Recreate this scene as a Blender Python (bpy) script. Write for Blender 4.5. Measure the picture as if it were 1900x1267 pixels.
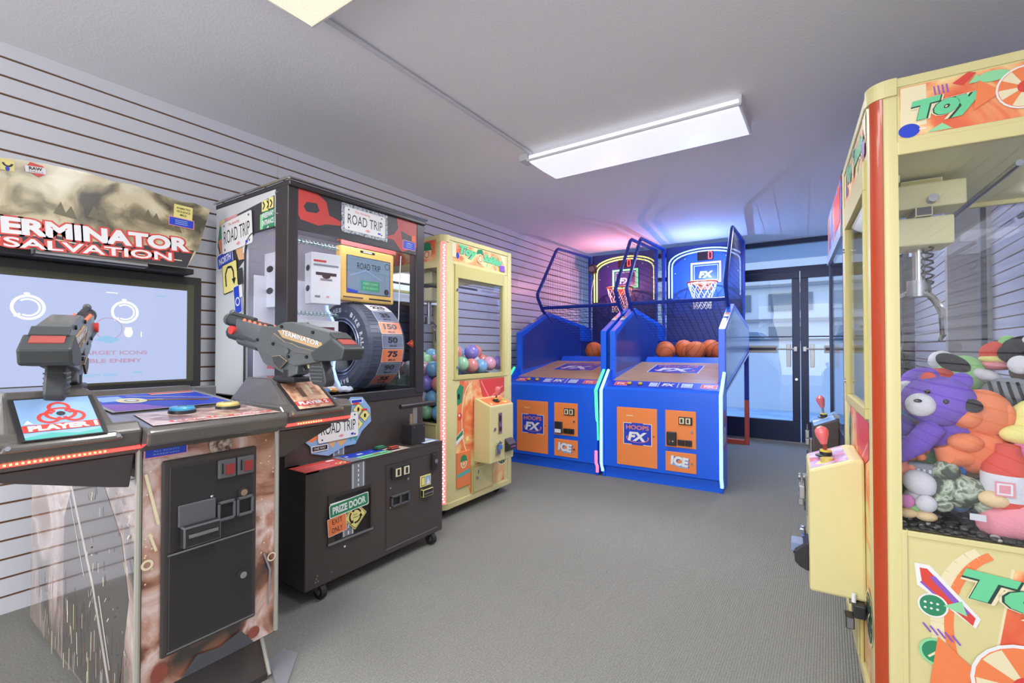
import bpy, bmesh, math, random
from mathutils import Vector, Matrix
for o in list(bpy.data.objects): bpy.data.objects.remove(o)
SC = bpy.context.scene; COL = SC.collection
R = math.radians; H = 2.319
# ---------------------------------------------------------------- camera, world, lights, exposure
cam = bpy.data.objects.new('camera', bpy.data.cameras.new('camera')); COL.objects.link(cam)
cam.location = (0, 0, 1.075)
cam.rotation_euler = (R(90.806), 0, R(34.137))
cam.data.sensor_width = 36; cam.data.lens = 36*868/1900; cam.data.clip_start = .02
SC.camera = cam
SC.view_settings.view_transform = 'Standard'; SC.view_settings.look = 'None'
SC.view_settings.gamma = 1; SC.view_settings.exposure = 0.0
SC.view_settings.use_curve_mapping = False

def lin(h):
    if not isinstance(h, str): return (*h, 1)
    c = [int(h[i:i+2], 16)/255 for i in (0, 2, 4)]
    return (*[x/12.92 if x <= .04045 else ((x+.055)/1.055)**2.4 for x in c], 1)

W = bpy.data.worlds.new('world'); SC.world = W; W.use_nodes = True
nt = W.node_tree; bg = nt.nodes['Background']
tc = nt.nodes.new('ShaderNodeTexCoord'); sx = nt.nodes.new('ShaderNodeSeparateXYZ'); rp = nt.nodes.new('ShaderNodeValToRGB')
nt.links.new(tc.outputs['Generated'], sx.inputs[0]); ad = nt.nodes.new('ShaderNodeMath'); nt.links.new(sx.outputs['Y'], ad.inputs[0]); nt.links.new(sx.outputs['Z'], ad.inputs[1]); nt.links.new(ad.outputs[0], rp.inputs[0]); nt.links.new(rp.outputs[0], bg.inputs[0])
rp.color_ramp.elements[0].position = .0; rp.color_ramp.elements[0].color = (1.0, .97, .93, 1)
rp.color_ramp.elements[1].position = .5; rp.color_ramp.elements[1].color = (1.1, 2.1, 3.9, 1)
bg.inputs[1].default_value = 1.25

def lamp(name, kind, loc, rot, energy, col, size=.3, sy=None):
    d = bpy.data.lights.new(name, kind); d.energy = energy; d.color = col
    if kind == 'AREA':
        d.size = size
        if sy: d.shape = 'RECTANGLE'; d.size_y = sy
    o = bpy.data.objects.new(name, d); o.location = loc; o.rotation_euler = [R(a) for a in rot]; COL.objects.link(o)
    return o
# broad fill light added behind the camera
lamp('rear_fill', 'AREA', (-.9, -3.2, 1.35), (90, 0, 0), 85, (1, .985, .98), 3.4, 2.1)
def spot_row(x, y, e):    # row of soft downward spots
    for k in (-.4, 0, .4):
        o = lamp('ceiling_spot', 'SPOT', (x+k, y, H-.085), (0, 0, 0), e/3, (.98, .985, 1)); o.data.spot_size = R(165); o.data.spot_blend = .6; o.data.shadow_soft_size = .16
spot_row(-.96, 2.68, 150); spot_row(-.96, .8, 120); spot_row(-.96, -1.2, 120); spot_row(-.5, 5.0, 70)  # last two rows are added light with no fixture there

# ---------------------------------------------------------------- materials
MC = {}
def M(name, col='888888', r=.5, met=0, em=0, noise=None, bump=None, coat=0, emc=None, stretch=None, spec=None):
    if name in MC: return MC[name]
    m = bpy.data.materials.new(name); m.use_nodes = True; t = m.node_tree; b = t.nodes['Principled BSDF']
    b.inputs['Base Color'].default_value = lin(col); b.inputs['Roughness'].default_value = r; b.inputs['Metallic'].default_value = met
    if coat: b.inputs['Coat Weight'].default_value = coat; b.inputs['Coat Roughness'].default_value = .06
    if spec is not None: b.inputs['Specular IOR Level'].default_value = spec
    if em:
        b.inputs['Emission Color'].default_value = lin(emc or col); b.inputs['Emission Strength'].default_value = em
    if noise or bump:
        tc = t.nodes.new('ShaderNodeTexCoord'); src = tc.outputs['Object']
        if stretch:
            mp = t.nodes.new('ShaderNodeMapping'); mp.inputs['Scale'].default_value = stretch; t.links.new(src, mp.inputs[0]); src = mp.outputs[0]
    if noise:   # (scale, [(pos, colour), ...])
        n = t.nodes.new('ShaderNodeTexNoise'); n.inputs['Scale'].default_value = noise[0]; n.inputs['Detail'].default_value = 5
        if len(noise) > 2: n.inputs['Distortion'].default_value = noise[2]
        c = t.nodes.new('ShaderNodeValToRGB'); e = c.color_ramp.elements
        while len(e) < len(noise[1]): e.new(.5)
        for k, (p, cc) in enumerate(noise[1]): e[k].position = p; e[k].color = lin(cc)
        t.links.new(src, n.inputs['Vector']); t.links.new(n.outputs['Fac'], c.inputs[0]); t.links.new(c.outputs[0], b.inputs['Base Color'])
        if em: t.links.new(c.outputs[0], b.inputs['Emission Color'])
    if bump:    # (scale, strength, distance)
        n2 = t.nodes.new('ShaderNodeTexNoise'); n2.inputs['Scale'].default_value = bump[0]; n2.inputs['Detail'].default_value = 3
        bp = t.nodes.new('ShaderNodeBump'); bp.inputs['Strength'].default_value = bump[1]; bp.inputs['Distance'].default_value = bump[2]
        t.links.new(src, n2.inputs['Vector']); t.links.new(n2.outputs['Fac'], bp.inputs['Height']); t.links.new(bp.outputs[0], b.inputs['Normal'])
    MC[name] = m; return m
def glass(name, tint=(1, 1, 1), refl=.06, rough=.01):
    if name in MC: return MC[name]
    m = bpy.data.materials.new(name); m.use_nodes = True; t = m.node_tree; t.nodes.clear()
    o = t.nodes.new('ShaderNodeOutputMaterial'); mx = t.nodes.new('ShaderNodeMixShader'); tr = t.nodes.new('ShaderNodeBsdfTransparent')
    g = t.nodes.new('ShaderNodeBsdfGlossy'); lw = t.nodes.new('ShaderNodeLayerWeight'); pw = t.nodes.new('ShaderNodeMath'); pw.operation = 'POWER'; pw.inputs[1].default_value = 4
    mu = t.nodes.new('ShaderNodeMath'); mu.operation = 'MULTIPLY_ADD'; mu.inputs[1].default_value = .35; mu.inputs[2].default_value = refl*.6; mu.use_clamp = True
    tr.inputs[0].default_value = (*tint, 1); g.inputs['Roughness'].default_value = rough
    t.links.new(lw.outputs['Facing'], pw.inputs[0]); t.links.new(pw.outputs[0], mu.inputs[0]); t.links.new(mu.outputs[0], mx.inputs[0]); t.links.new(tr.outputs[0], mx.inputs[1]); t.links.new(g.outputs[0], mx.inputs[2])
    t.links.new(mx.outputs[0], o.inputs[0]); MC[name] = m; return m

WHITE = M('print_white', 'e9e9ea', .4); BLACK = M('print_black', '1c1b1d', .4); RED = M('print_red', 'd8483f', .4)
ORANGE = M('print_orange', 'ee8450', .4); YEL = M('print_yellow', 'ece08a', .4); GREEN = M('print_green', '2f8a60', .4)
LGREEN = M('print_light_green', '8fd6a0', .4); BLUE = M('print_blue', '2342c4', .4); LBLUE = M('print_light_blue', '8fb4e0', .4)
GREY = M('print_grey', '8b8f96', .4); DGREY = M('print_dark_grey', '4c4e54', .4); PINK = M('print_pink', 'e99aa0', .4)
PURPLE = M('print_purple', '8a5cc0', .4); BROWN = M('print_brown', '6a4a38', .4); TEAL = M('print_teal', '58b0a8', .4); CREAM = M('print_cream', 'e8deb8', .4)
CHROME = M('chrome', 'c8c8cc', .18, 1); STEEL = M('brushed_steel', 'a9abb0', .35, 1); BPL = M('black_plastic', '2c2b2e', .38); GPL = M('grey_plastic', '5b5c60', .4)
RUB = M('rubber_tyre', '26262a', .7)
CLEAR = glass('clear_glass', (.97, .98, 1), .05)

# ---------------------------------------------------------------- mesh builder
_tc = {}
def tmesh(s, bold):
    k = (s, bold)
    if k in _tc: return _tc[k]
    c = bpy.data.curves.new('t', 'FONT'); c.body = s; c.offset = bold; c.resolution_u = 3; c.fill_mode = 'FRONT'
    o = bpy.data.objects.new('t', c); COL.objects.link(o)
    dg = bpy.context.evaluated_depsgraph_get()
    me = bpy.data.meshes.new_from_object(o.evaluated_get(dg))
    vs = [(v.co.x, v.co.y) for v in me.vertices]; fs = [tuple(p.vertices) for p in me.polygons]
    bpy.data.objects.remove(o); bpy.data.curves.remove(c); bpy.data.meshes.remove(me)
    xs = [v[0] for v in vs] or [0, 1]; ys = [v[1] for v in vs] or [0, 1]
    _tc[k] = (vs, fs, min(xs), max(xs), min(ys), max(ys)); return _tc[k]

class P:
    def __init__(s): s.bm = bmesh.new(); s.ms = []
    def mi(s, m):
        if m not in s.ms: s.ms.append(m)
        return s.ms.index(m)
    def face(s, pts, m):
        try:
            f = s.bm.faces.new([s.bm.verts.new(p) for p in pts]); f.material_index = s.mi(m); return f
        except ValueError: pass
    def mesh(s, vs, fs, m):
        bv = [s.bm.verts.new(v) for v in vs]; i = s.mi(m); out = []
        for f in fs:
            try: g = s.bm.faces.new([bv[k] for k in f]); g.material_index = i; out.append(g)
            except ValueError: pass
        return out
    def bev(s, fs, b, seg=2):
        es = list({e for f in fs for e in f.edges})
        bmesh.ops.bevel(s.bm, geom=es, offset=b, segments=seg, affect='EDGES', profile=.5, clamp_overlap=True)
    def box(s, x0, x1, y0, y1, z0, z1, m, b=0, seg=2):
        vs = [(x, y, z) for z in (z0, z1) for y in (y0, y1) for x in (x0, x1)]
        f = s.mesh(vs, [(0, 2, 3, 1), (4, 5, 7, 6), (0, 1, 5, 4), (2, 6, 7, 3), (0, 4, 6, 2), (1, 3, 7, 5)], m)
        if b: s.bev(f, b, seg)
        return s
    def prism(s, pts, ax, a, b, m, bv=0):
        def q(p, h): return ((h, p[0], p[1]), (p[0], h, p[1]), (p[0], p[1], h))[ax]
        n = len(pts); vs = [q(p, a) for p in pts]+[q(p, b) for p in pts]
        f = s.mesh(vs, [tuple(range(n)), tuple(range(2*n-1, n-1, -1))]+[(i, (i+1) % n, n+(i+1) % n, n+i) for i in range(n)], m)
        if bv: s.bev(f, bv)
        return s
    def tube(s, path, r, m, n=8, closed=False, caps=True):
        pts = [Vector(p) for p in path]; rs = r if isinstance(r, (list, tuple)) else [r]*len(pts); N = len(pts); rings = []
        u = None
        for i, p in enumerate(pts):
            a = pts[(i-1) % N] if (i or closed) else p; b = pts[(i+1) % N] if (i < N-1 or closed) else p
            d1 = (p-a).normalized() if (p-a).length > 1e-9 else None; d2 = (b-p).normalized() if (b-p).length > 1e-9 else None
            d = ((d1 or d2)+(d2 or d1)).normalized()
            if u is not None: u = u-d*u.dot(d)
            if u is None or u.length < .05: u = d.cross(Vector((0, 0, 1)) if abs(d.z) < .9 else Vector((1, 0, 0)))
            u.normalize(); v = u.cross(d)
            k = 1
            if d1 and d2: k = 1/max(.5, d.dot(d1))
            rings.append([s.bm.verts.new(p+(u*math.cos(2*math.pi*j/n)+v*math.sin(2*math.pi*j/n))*rs[i]*k) for j in range(n)])
        mi = s.mi(m); L = N if closed else N-1
        for i in range(L):
            A, B = rings[i], rings[(i+1) % N]
            for j in range(n):
                f = s.bm.faces.new((A[j], A[(j+1) % n], B[(j+1) % n], B[j])); f.material_index = mi
        if caps and not closed:
            for g in (rings[0][::-1], rings[-1]):
                f = s.bm.faces.new(g); f.material_index = mi
        return s
    def cyl(s, a, b, r, m, r2=None, n=20): return s.tube([a, b], [r, r if r2 is None else r2], m, n)
    def sph(s, c, r, m, sc=(1, 1, 1), rot=None, u=16, v=10):
        mt = Matrix.Translation(c) @ (rot.to_4x4() if rot else Matrix()) @ Matrix.Diagonal((r*sc[0], r*sc[1], r*sc[2], 1))
        g = bmesh.ops.create_uvsphere(s.bm, u_segments=u, v_segments=v, radius=1, matrix=mt); i = s.mi(m)
        for x in {f for vv in g['verts'] for f in vv.link_faces}: x.material_index = i; x.smooth = True
        return s
    def lathe(s, prof, c, m, n=20, ax='z'):
        c = Vector(c); vs = []; fs = []
        for (r, h) in prof:
            for j in range(n):
                a = 2*math.pi*j/n; x, y = r*math.cos(a), r*math.sin(a)
                vs.append(c+Vector({'z': (x, y, h), 'y': (x, h, y), 'x': (h, x, y)}[ax]))
        for i in range(len(prof)-1):
            for j in range(n): fs.append((i*n+j, i*n+(j+1) % n, (i+1)*n+(j+1) % n, (i+1)*n+j))
        s.mesh(vs, fs, m); return s
    def out(s, name, parent=None, smooth=False, label=None, cat=None, group=None, kind=None, loc=None):
        bmesh.ops.recalc_face_normals(s.bm, faces=s.bm.faces[:])
        me = bpy.data.meshes.new(name); s.bm.to_mesh(me); s.bm.free()
        for m in s.ms: me.materials.append(m)
        if smooth:
            for p in me.polygons: p.use_smooth = True
            try: me.set_sharp_from_angle(angle=R(38))
            except Exception: pass
        o = bpy.data.objects.new(name, me); COL.objects.link(o)
        if parent: o.parent = parent
        if loc: o.location = loc
        if label: o['label'] = label
        if cat: o['category'] = cat
        if group: o['group'] = group
        if kind: o['kind'] = kind
        return o

class Art:   # printed shapes lying on a flat surface: o = corner, U to the right, V up
    def __init__(s, p, o, U, Vv, h=.0006, st=.00018):
        s.p = p; s.o = Vector(o); s.U = Vector(U).normalized(); s.V = Vector(Vv).normalized(); s.N = s.U.cross(s.V); s.h = h; s.st = st
    def q(s, u, v): return s.o+s.U*u+s.V*v+s.N*s.h
    def poly(s, pts, m): s.p.face([s.q(*p) for p in pts], m); s.h += s.st
    def rect(s, u0, v0, u1, v1, m, rot=0, rad=0):
        cu, cv = (u0+u1)/2, (v0+v1)/2; w, h = (u1-u0)/2, (v1-v0)/2; pts = []
        if rad:
            for (sx, sy, a0) in ((1, 1, 0), (-1, 1, 90), (-1, -1, 180), (1, -1, 270)):
                for k in range(5):
                    a = R(a0+k*22.5); pts.append((sx*(w-rad)+rad*math.cos(a), sy*(h-rad)+rad*math.sin(a)))
        else: pts = [(-w, -h), (w, -h), (w, h), (-w, h)]
        c, d = math.cos(R(rot)), math.sin(R(rot))
        s.poly([(cu+x*c-y*d, cv+x*d+y*c) for x, y in pts], m)
    def ell(s, cu, cv, ru, rv, m, n=24): s.poly([(cu+ru*math.cos(2*math.pi*k/n), cv+rv*math.sin(2*math.pi*k/n)) for k in range(n)], m)
    def ring(s, cu, cv, r0, r1, m, a0=0, a1=360, n=28, asp=1):
        for k in range(n):
            a, b = R(a0+(a1-a0)*k/n), R(a0+(a1-a0)*(k+1)/n)
            s.p.face([s.q(cu+rr*math.cos(t), cv+rr*asp*math.sin(t)) for rr, t in ((r0, a), (r1, a), (r1, b), (r0, b))], m)
        s.h += s.st
    def line(s, pts, w, m):
        for (a, b), (c, d) in zip(pts, pts[1:]):
            L = math.hypot(c-a, d-b) or 1; nx, ny = -(d-b)/L*w/2, (c-a)/L*w/2
            s.p.face([s.q(a+nx, b+ny), s.q(a-nx, b-ny), s.q(c-nx, d-ny), s.q(c+nx, d+ny)], m)
        s.h += s.st
    def txt(s, t, cu, cv, w, h, m, rot=0, shear=0, bold=0, ol=None, olw=.03, curve=0):
        x0, x1, y0, y1 = tmesh(t, bold)[2:]
        for (bb, mm) in ([(bold+olw, ol)] if ol else [])+[(bold, m)]:
            vs, fs = tmesh(t, bb)[:2]; c, d = math.cos(R(rot)), math.sin(R(rot)); q = []
            for x, y in vs:
                u = ((x-x0)/(x1-x0)-.5)*w; v = ((y-y0)/(y1-y0)-.5)*h; u += shear*v; v += curve*u*u
                q.append(s.q(cu+u*c-v*d, cv+u*d+v*c))
            s.p.mesh(q, fs, mm); s.h += s.st

def thing(name, label, cat, loc=(0, 0, 0), rot=0, group=None):
    o = bpy.data.objects.new(name, None); COL.objects.link(o); o.location = loc; o.rotation_euler = (0, 0, R(rot))
    o.empty_display_size = .1; o['label'] = label; o['category'] = cat
    if group: o['group'] = group
    return o
def struct(p, name, parent=None, smooth=False):
    return p.out(name, parent, smooth, kind='structure' if not parent else None)
X, Y, Z = (1, 0, 0), (0, 1, 0), (0, 0, 1); NX, NY = (-1, 0, 0), (0, -1, 0)

# ---------------------------------------------------------------- the room
H = 2.319; XL = -2.77; YB = 6.24
def carpet():
    m = M('ribbed_carpet', '96958f', .95, bump=(420, .5, .004), noise=(160, [(.3, '82827c'), (.7, '9c9b95')]), spec=.1)
    t = m.node_tree; b = t.nodes['Principled BSDF']; tc = t.nodes.new('ShaderNodeTexCoord'); w = t.nodes.new('ShaderNodeTexWave')
    w.wave_type = 'BANDS'; w.bands_direction = 'X'; w.inputs['Scale'].default_value = 38; w.inputs['Distortion'].default_value = .6
    w.inputs['Detail'].default_value = 2; w.inputs['Detail Scale'].default_value = 6
    bp = t.nodes.new('ShaderNodeBump'); bp.inputs['Strength'].default_value = .55; bp.inputs['Distance'].default_value = .004
    t.links.new(tc.outputs['Object'], w.inputs['Vector']); t.links.new(w.outputs['Fac'], bp.inputs['Height'])
    old = b.inputs['Normal'].links[0].from_socket; t.links.new(old, bp.inputs['Normal']); t.links.new(bp.outputs[0], b.inputs['Normal'])
    return m
p = P(); p.box(XL-.1, .95+.1, -3.4, YB-.03, -.05, 0, carpet()); struct(p, 'floor')
p = P(); p.box(XL-.1, 1.05, -3.4, YB+.1, H, H+.08, M('textured_ceiling_paint', 'f0f0f4', .85, bump=(95, .35, .004))); struct(p, 'ceiling')
SW = M('slat_panel_white', 'e6e8f0', .35); SG = M('slat_groove_mdf', '7a5738', .8)
def slatwall(name, x, y0, y1, side, joints=(), ztop=H, off=0):   # boards proud of a brown groove backing
    p = P(); p.box(min(x, x-side*.06), max(x, x-side*.06), y0, y1, 0, H, SG)
    zs = []; z = 2.258
    while z > 0: zs.append(z); z -= .0755
    edges = [y0]+list(joints)+[y1]
    for a, b in zip(edges, edges[1:]):
        for k in range(len(zs)+1):
            hi = (H if k == 0 else zs[k-1]-.0045); lo = (zs[k]+.0045 if k < len(zs) else 0)
            if hi-lo < .01: continue
            p.box(min(x, x+side*.006), max(x, x+side*.006), a+.0006, b-.0006, lo, hi, SW)
    return struct(p, name)
slatwall('wall_left', XL-.006, -3.4, YB, 1, (-1.0, 1.545, 3.98))
slatwall('wall_right', .72+.006, 4.7, YB, -1)
slatwall('wall_right_near', .95+.006, -3.4, 4.62, -1, (2.2,))
p = P(); p.box(.72, 1.05, 4.62, 4.70, 0, H, M('beige_return_wall', 'cfcac0', .6)); struct(p, 'wall_return')
# storefront: aluminium frame, two door leaves, transom and side lights
AL = M('dark_bronze_aluminium', '2a3450', .35, .3); DG = glass('storefront_glass', (.86, .93, 1), .07)
p = P(); y0, y1 = YB-.03, YB+.03
for (a, b, c, d) in ((XL, .72, 2.262, H), (XL, .72, 1.955, 2.005), (XL, -1.17, 0, .1), (.63, .72, 0, 2.0)): p.box(a, b, y0, y1, c, d, AL)
for x in (XL, -2.0, -1.22, .63): p.box(x, x+.05, y0, y1, 0, H, AL)
p.box(XL, .72, YB-.05, YB+.05, -.05, .012, STEEL); struct(p, 'trim_1')
p = P(); p.box(-1.04, -.90, YB-.055, YB-.03, 2.235, 2.262, M('blue_door_chime', '2c62c8', .4)); p.out('door_chime', label='small blue box fixed under the black frame above the glass doors', cat='door chime')
for k, (a, b, c, d) in enumerate(((XL+.05, -2.0, .1, 1.955), (-1.95, -1.22, .1, 1.955), (XL+.05, .63, 2.005, 2.262))):
    p = P(); p.box(a, b, YB-.003, YB+.003, c, d, DG); struct(p, 'window_%d' % (k+1))
for k, (a, b, s) in enumerate(((-1.165, -.2745, 1), (-.2655, .625, -1))):
    p = P()
    lo, hi = (a+.0, b-.0)
    for (u, v, z0, z1) in ((a, b, .015, .245), (a, b, 1.868, 1.95), (a, a+.075, .245, 1.868), (b-.075, b, .245, 1.868)): p.box(u, v, y0+.005, y1-.005, z0, z1, AL, .003)
    p.box(a+.075, b-.075, YB-.01, YB+.01, 1.198, 1.212, AL)
    d = struct(p, 'door_%d' % (k+1)); 
    p = P(); p.box(a+.07, b-.07, YB-.003, YB+.003, .24, 1.2, DG); p.box(a+.07, b-.07, YB-.003, YB+.003, 1.21, 1.87, DG); p.out('pane', d)
    e = b-.04 if s > 0 else a+.04; f = a+.03 if s > 0 else b-.03
    p = P(); p.tube([(e, YB-.08, 1.065), (f, YB-.08, 1.065)], .011, M('push_pad_grey', 'b4aea4', .4)); c = (a+b)/2-.08*s*0
    PB = M('push_pad_grey', 'b4aea4', .4)
    g0, g1 = (b-.62, b-.22) if s > 0 else (a+.22, a+.62)
    p.box(g0, g1, YB-.10, YB-.045, 1.02, 1.105, PB, .004); p.box(g0+.01, g1-.01, YB-.103, YB-.1, 1.05, 1.08, BPL)
    q0 = b-.13 if s > 0 else a+.09; p.box(q0, q0+.04, YB-.06, YB-.03, .86, 1.12, STEEL, .004)
    p.box(min(e, f)-.015, min(e, f)+.015, YB-.09, YB-.02, 1.04, 1.09, STEEL); p.box(max(e, f)-.015, max(e, f)+.015, YB-.09, YB-.02, 1.04, 1.09, STEEL)
    p.out('push_bar', d)
    if s > 0: p = P(); p.cyl((b-.035, YB-.045, .72), (b-.035, YB-.02, .72), .014, CHROME); p.out('lock_cylinder', d)
# outside
p = P(); p.box(-8, 6, YB+.1, 30, -.06, -.0, M('outdoor_concrete', '9aa4b0', .6, noise=(3, [(.35, '8995a5'), (.7, 'aab2bc')]))); struct(p, 'floor_outside')
p = P(); p.box(-8, 6, 9.3, 9.5, 0, 1.2, M('outdoor_white_render', 'e6e8ea', .8)); p.box(-8, 6, 9.27, 9.53, 1.2, 1.235, M('rail_cap', '55606e', .5)); p.out('parapet_wall', label='low white wall with dark cap outside the glass doors', cat='wall')
p = P(); FW = M('far_building_white', 'cfd6dd', .8); FD = M('far_window_glass', '6b7a88', .2)
p.box(-9, 7, 17, 17.4, 0, 5.2, FW); b0 = p.out('far_building', label='pale building across the street seen through the glass doors', cat='building')
for k in range(3):
    p = P(); p.box(-9, 7, 16.9, 17, 1.9+k*1.1, 2.0+k*1.1, GREY); p.out('ledge', b0)
for k in range(9):
    p = P(); p.box(-8.4+k*1.7, -7.5+k*1.7, 16.96, 17, 1.0, 1.75, FD); p.out('window', b0)
    p = P(); p.box(-8.4+k*1.7, -7.2+k*1.7, 16.96, 17, 2.25, 2.8, FD); p.out('window', b0)
p = P(); p.box(-8, 6, YB+.1, 7.6, 2.32, 2.4, FW); p.out('canopy', label='white soffit over the walkway outside the doors', cat='canopy')
def car(x, y, c, lab):
    t = thing('car', lab, 'car', (x, y, 0)); m = M('car_paint_'+c, c, .25, .2, coat=.6)
    p = P(); p.prism([(-2.1, .35), (2.1, .35), (2.1, .85), (1.3, .95), (-1.9, .98), (-2.1, .8)], 1, -.8, .8, m, .05); p.out('body', t, True)
    p = P(); p.prism([(1.2, .94), (.6, 1.42), (-.9, 1.45), (-1.6, .96)], 1, -.68, .68, FD, .04); p.prism([(.6, 1.42), (.5, 1.47), (-.8, 1.49), (-.9, 1.45)], 1, -.66, .66, m); p.out('cabin', t, True)
    for a in (-1.3, 1.3):
        for b in (-.75, .75):
            p = P(); p.cyl((a, b-.1, .32), (a, b+.1, .32), .32, RUB); p.out('wheel', t, True)
car(-1.9, 12.2, 'd5dade', 'silver white car parked behind the low outdoor wall, left one'); car(2.7, 12.6, '59636e', 'dark grey car parked behind the low outdoor wall, right one')

# ---------------------------------------------------------------- ceiling lights and conduit
LENS = M('light_lens_lit', 'e2e6ee', .3, em=.82, emc='e9ecff'); LEN2 = M('light_lens_warm', 'e6e2d4', .3, em=.55, emc='f2ead0'); FM = M('fixture_white_metal', 'dcdce0', .4)
def fixture(x0, x1, y0, y1, lens, lab, ribs):
    t = thing('ceiling_light', lab, 'ceiling light', (x0, y0, H)); w, d = x1-x0, y1-y0
    p = P(); p.prism([(.02, 0), (.02, -.045), (0, -.055), (0, -.062), (d, -.062), (d, -.055), (d-.02, -.045), (d-.02, 0)], 0, 0, .012, FM)
    p.prism([(.02, 0), (.02, -.045), (0, -.055), (0, -.062), (d, -.062), (d, -.055), (d-.02, -.045), (d-.02, 0)], 0, w-.012, w, FM)
    p.box(.012, w-.012, .02, d-.02, -.035, 0, FM); p.box(.0, w, -.004, .004, -.064, -.052, FM); p.box(0, w, d-.004, d+.004, -.064, -.052, FM); p.out('housing', t)
    p = P(); prof = [(.004, -.028), (.004, -.062), (.03, -.068), (d/2, -.072), (d-.03, -.068), (d-.004, -.062), (d-.004, -.028)]
    p.prism(prof, 0, .012, w-.012, lens)
    if ribs:
        k = .02
        while k < w-.02: p.box(k, k+.003, .012, d-.012, -.0745, -.066, lens); k += .009
    p.out('lens', t)
    return t
fixture(-1.575, -.345, 2.49, 2.87, LENS, 'long white fluorescent ceiling light glowing above the aisle, nearer the glass doors', False)
fixture(-1.57, -.34, .60, 1.0, LEN2, 'ribbed warm white ceiling light cropped by the top of the photo', True)
CW = M('conduit_white', 'cfd0d8', .4)
p = P(); p.tube([(-1.55, 1.0, H-.014), (-1.55, 2.5, H-.014)], .010, CW); p.box(-1.575, -1.525, 1.0, 1.02, H-.04, H, CW)
p.out('conduit', label='thin white wiring conduit running along the ceiling between the two lights', cat='conduit')
p = P(); p.box(-1.645, -1.578, 2.50, 2.60, H-.045, H, CW, .006); p.out('junction_box', label='small white junction box at the left end of the farther ceiling light', cat='junction box')
# ================================================================ basketball machines
HB = M('cabinet_blue', '0660ec', .38, coat=.3); HN = M('cabinet_navy', '1b3f9a', .4, coat=.3); HND = M('backboard_navy', '1d3270', .4)
HO = M('door_orange', 'f08a48', .45); WOOD = M('playfield_wood', 'c9a06c', .35, noise=(5, [(.3, 'b58a58'), (.7, 'd0a874')]), stretch=(1, 9, 1), coat=.2)
CAGE = M('cage_blue_enamel', '16379c', .35); WIRE = M('black_net_cord', '1b2140', .6); LEGO = M('leg_orange', 'd0583c', .5)
NETC = M('white_net_cord', 'd8cdb8', .8); RIM = M('rim_orange', 'e2662e', .4)
BALL = M('basketball_rubber', 'd8713c', .6, bump=(160, .4, .002)); SEAM = M('basketball_seam', '4a2416', .7)
def ngrid(p, poly, f, du, dv, r, m, skew=0):    # wire grid clipped to a convex polygon in (u,v); f maps (u,v) to 3D
    us = [a for a, b in poly]; vs = [b for a, b in poly]
    def clip(fixed, val):
        hits = []
        for (a, b), (c, d) in zip(poly, poly[1:]+poly[:1]):
            p0, p1, q0, q1 = (a, c, b, d) if fixed == 0 else (b, d, a, c)
            if (p0-val)*(p1-val) < 0: hits.append(q0+(q1-q0)*(val-p0)/(p1-p0))
        hits.sort(); return list(zip(hits[::2], hits[1::2]))
    k = min(us)+du/2
    while k < max(us):
        for a, b in clip(0, k): p.tube([f(k, a), f(k, b)], r, m, 4, caps=False)
        k += du
    k = min(vs)+dv/2
    while k < max(vs):
        for a, b in clip(1, k): p.tube([f(a, k), f(b, k)], r, m, 4, caps=False)
        k += dv
def fx_logo(a, u0, v0, u1, v1, bg=BLUE, edge=WHITE):
    w, h = u1-u0, v1-v0; cu, cv = (u0+u1)/2, (v0+v1)/2
    a.rect(u0, v0, u1, v1, edge); a.rect(u0+.02*w, v0+.02*w, u1-.02*w, v1-.02*w, bg)
    a.rect(cu-.2*w, v0-.01*h, cu+.2*w, v0+.06*h, bg); a.rect(cu-.2*w, v1-.06*h, cu+.2*w, v1+.01*h, bg)
    a.txt('HOOPS', cu, v0+.8*h, .8*w, .2*h, ORANGE, bold=.02)
    a.ring(cu, v0+.32*h, .36*w, .40*w, ORANGE, 160, 380, asp=.55*h/w)
    a.txt('FX', cu, v0+.38*h, .62*w, .42*h, WHITE, shear=.2, bold=.05)
def coin_unit(p, x, z, m, slot, w=.055, h=.06):   # coin mechanism: bezel, window, slot on the y = 0 face
    p.box(x, x+w, -.012, 0, z, z+h, m, .004); p.box(x+.2*w, x+.42*w, -.0135, -.011, z+.2*h, z+.8*h, BLACK); p.box(x+.5*w, x+.85*w, -.014, -.011, z+.25*h, z+.75*h, slot)
def ball(loc, lab, rot, group, n=0):
    t = thing('basketball', lab, 'basketball', loc, rot, group); r = .098
    p = P(); p.sph((0, 0, 0), r, BALL, u=28, v=18); p.out('cover', t, True)
    p = P(); tilt = Matrix.Rotation(R(35+n*23), 3, 'X') @ Matrix.Rotation(R(20+n*31), 3, 'Z')
    for ax in range(4):
        pts = []
        for k in range(36):
            a = 2*math.pi*k/36; c, s = math.cos(a), math.sin(a)
            if ax < 2: v = Vector(((c, s, 0), (c, 0, s))[ax])
            else: v = Vector((c*.72, (.62+.12*math.cos(2*a))*(1 if ax == 2 else -1), s*.72)).normalized()
            pts.append(tilt @ (v*(r+.0002)))
        p.tube(pts, .0016, SEAM, 5, closed=True)
    p.out('seam', t)
def neon(name, col, em): return M(name, col, .4, em=em)
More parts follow.
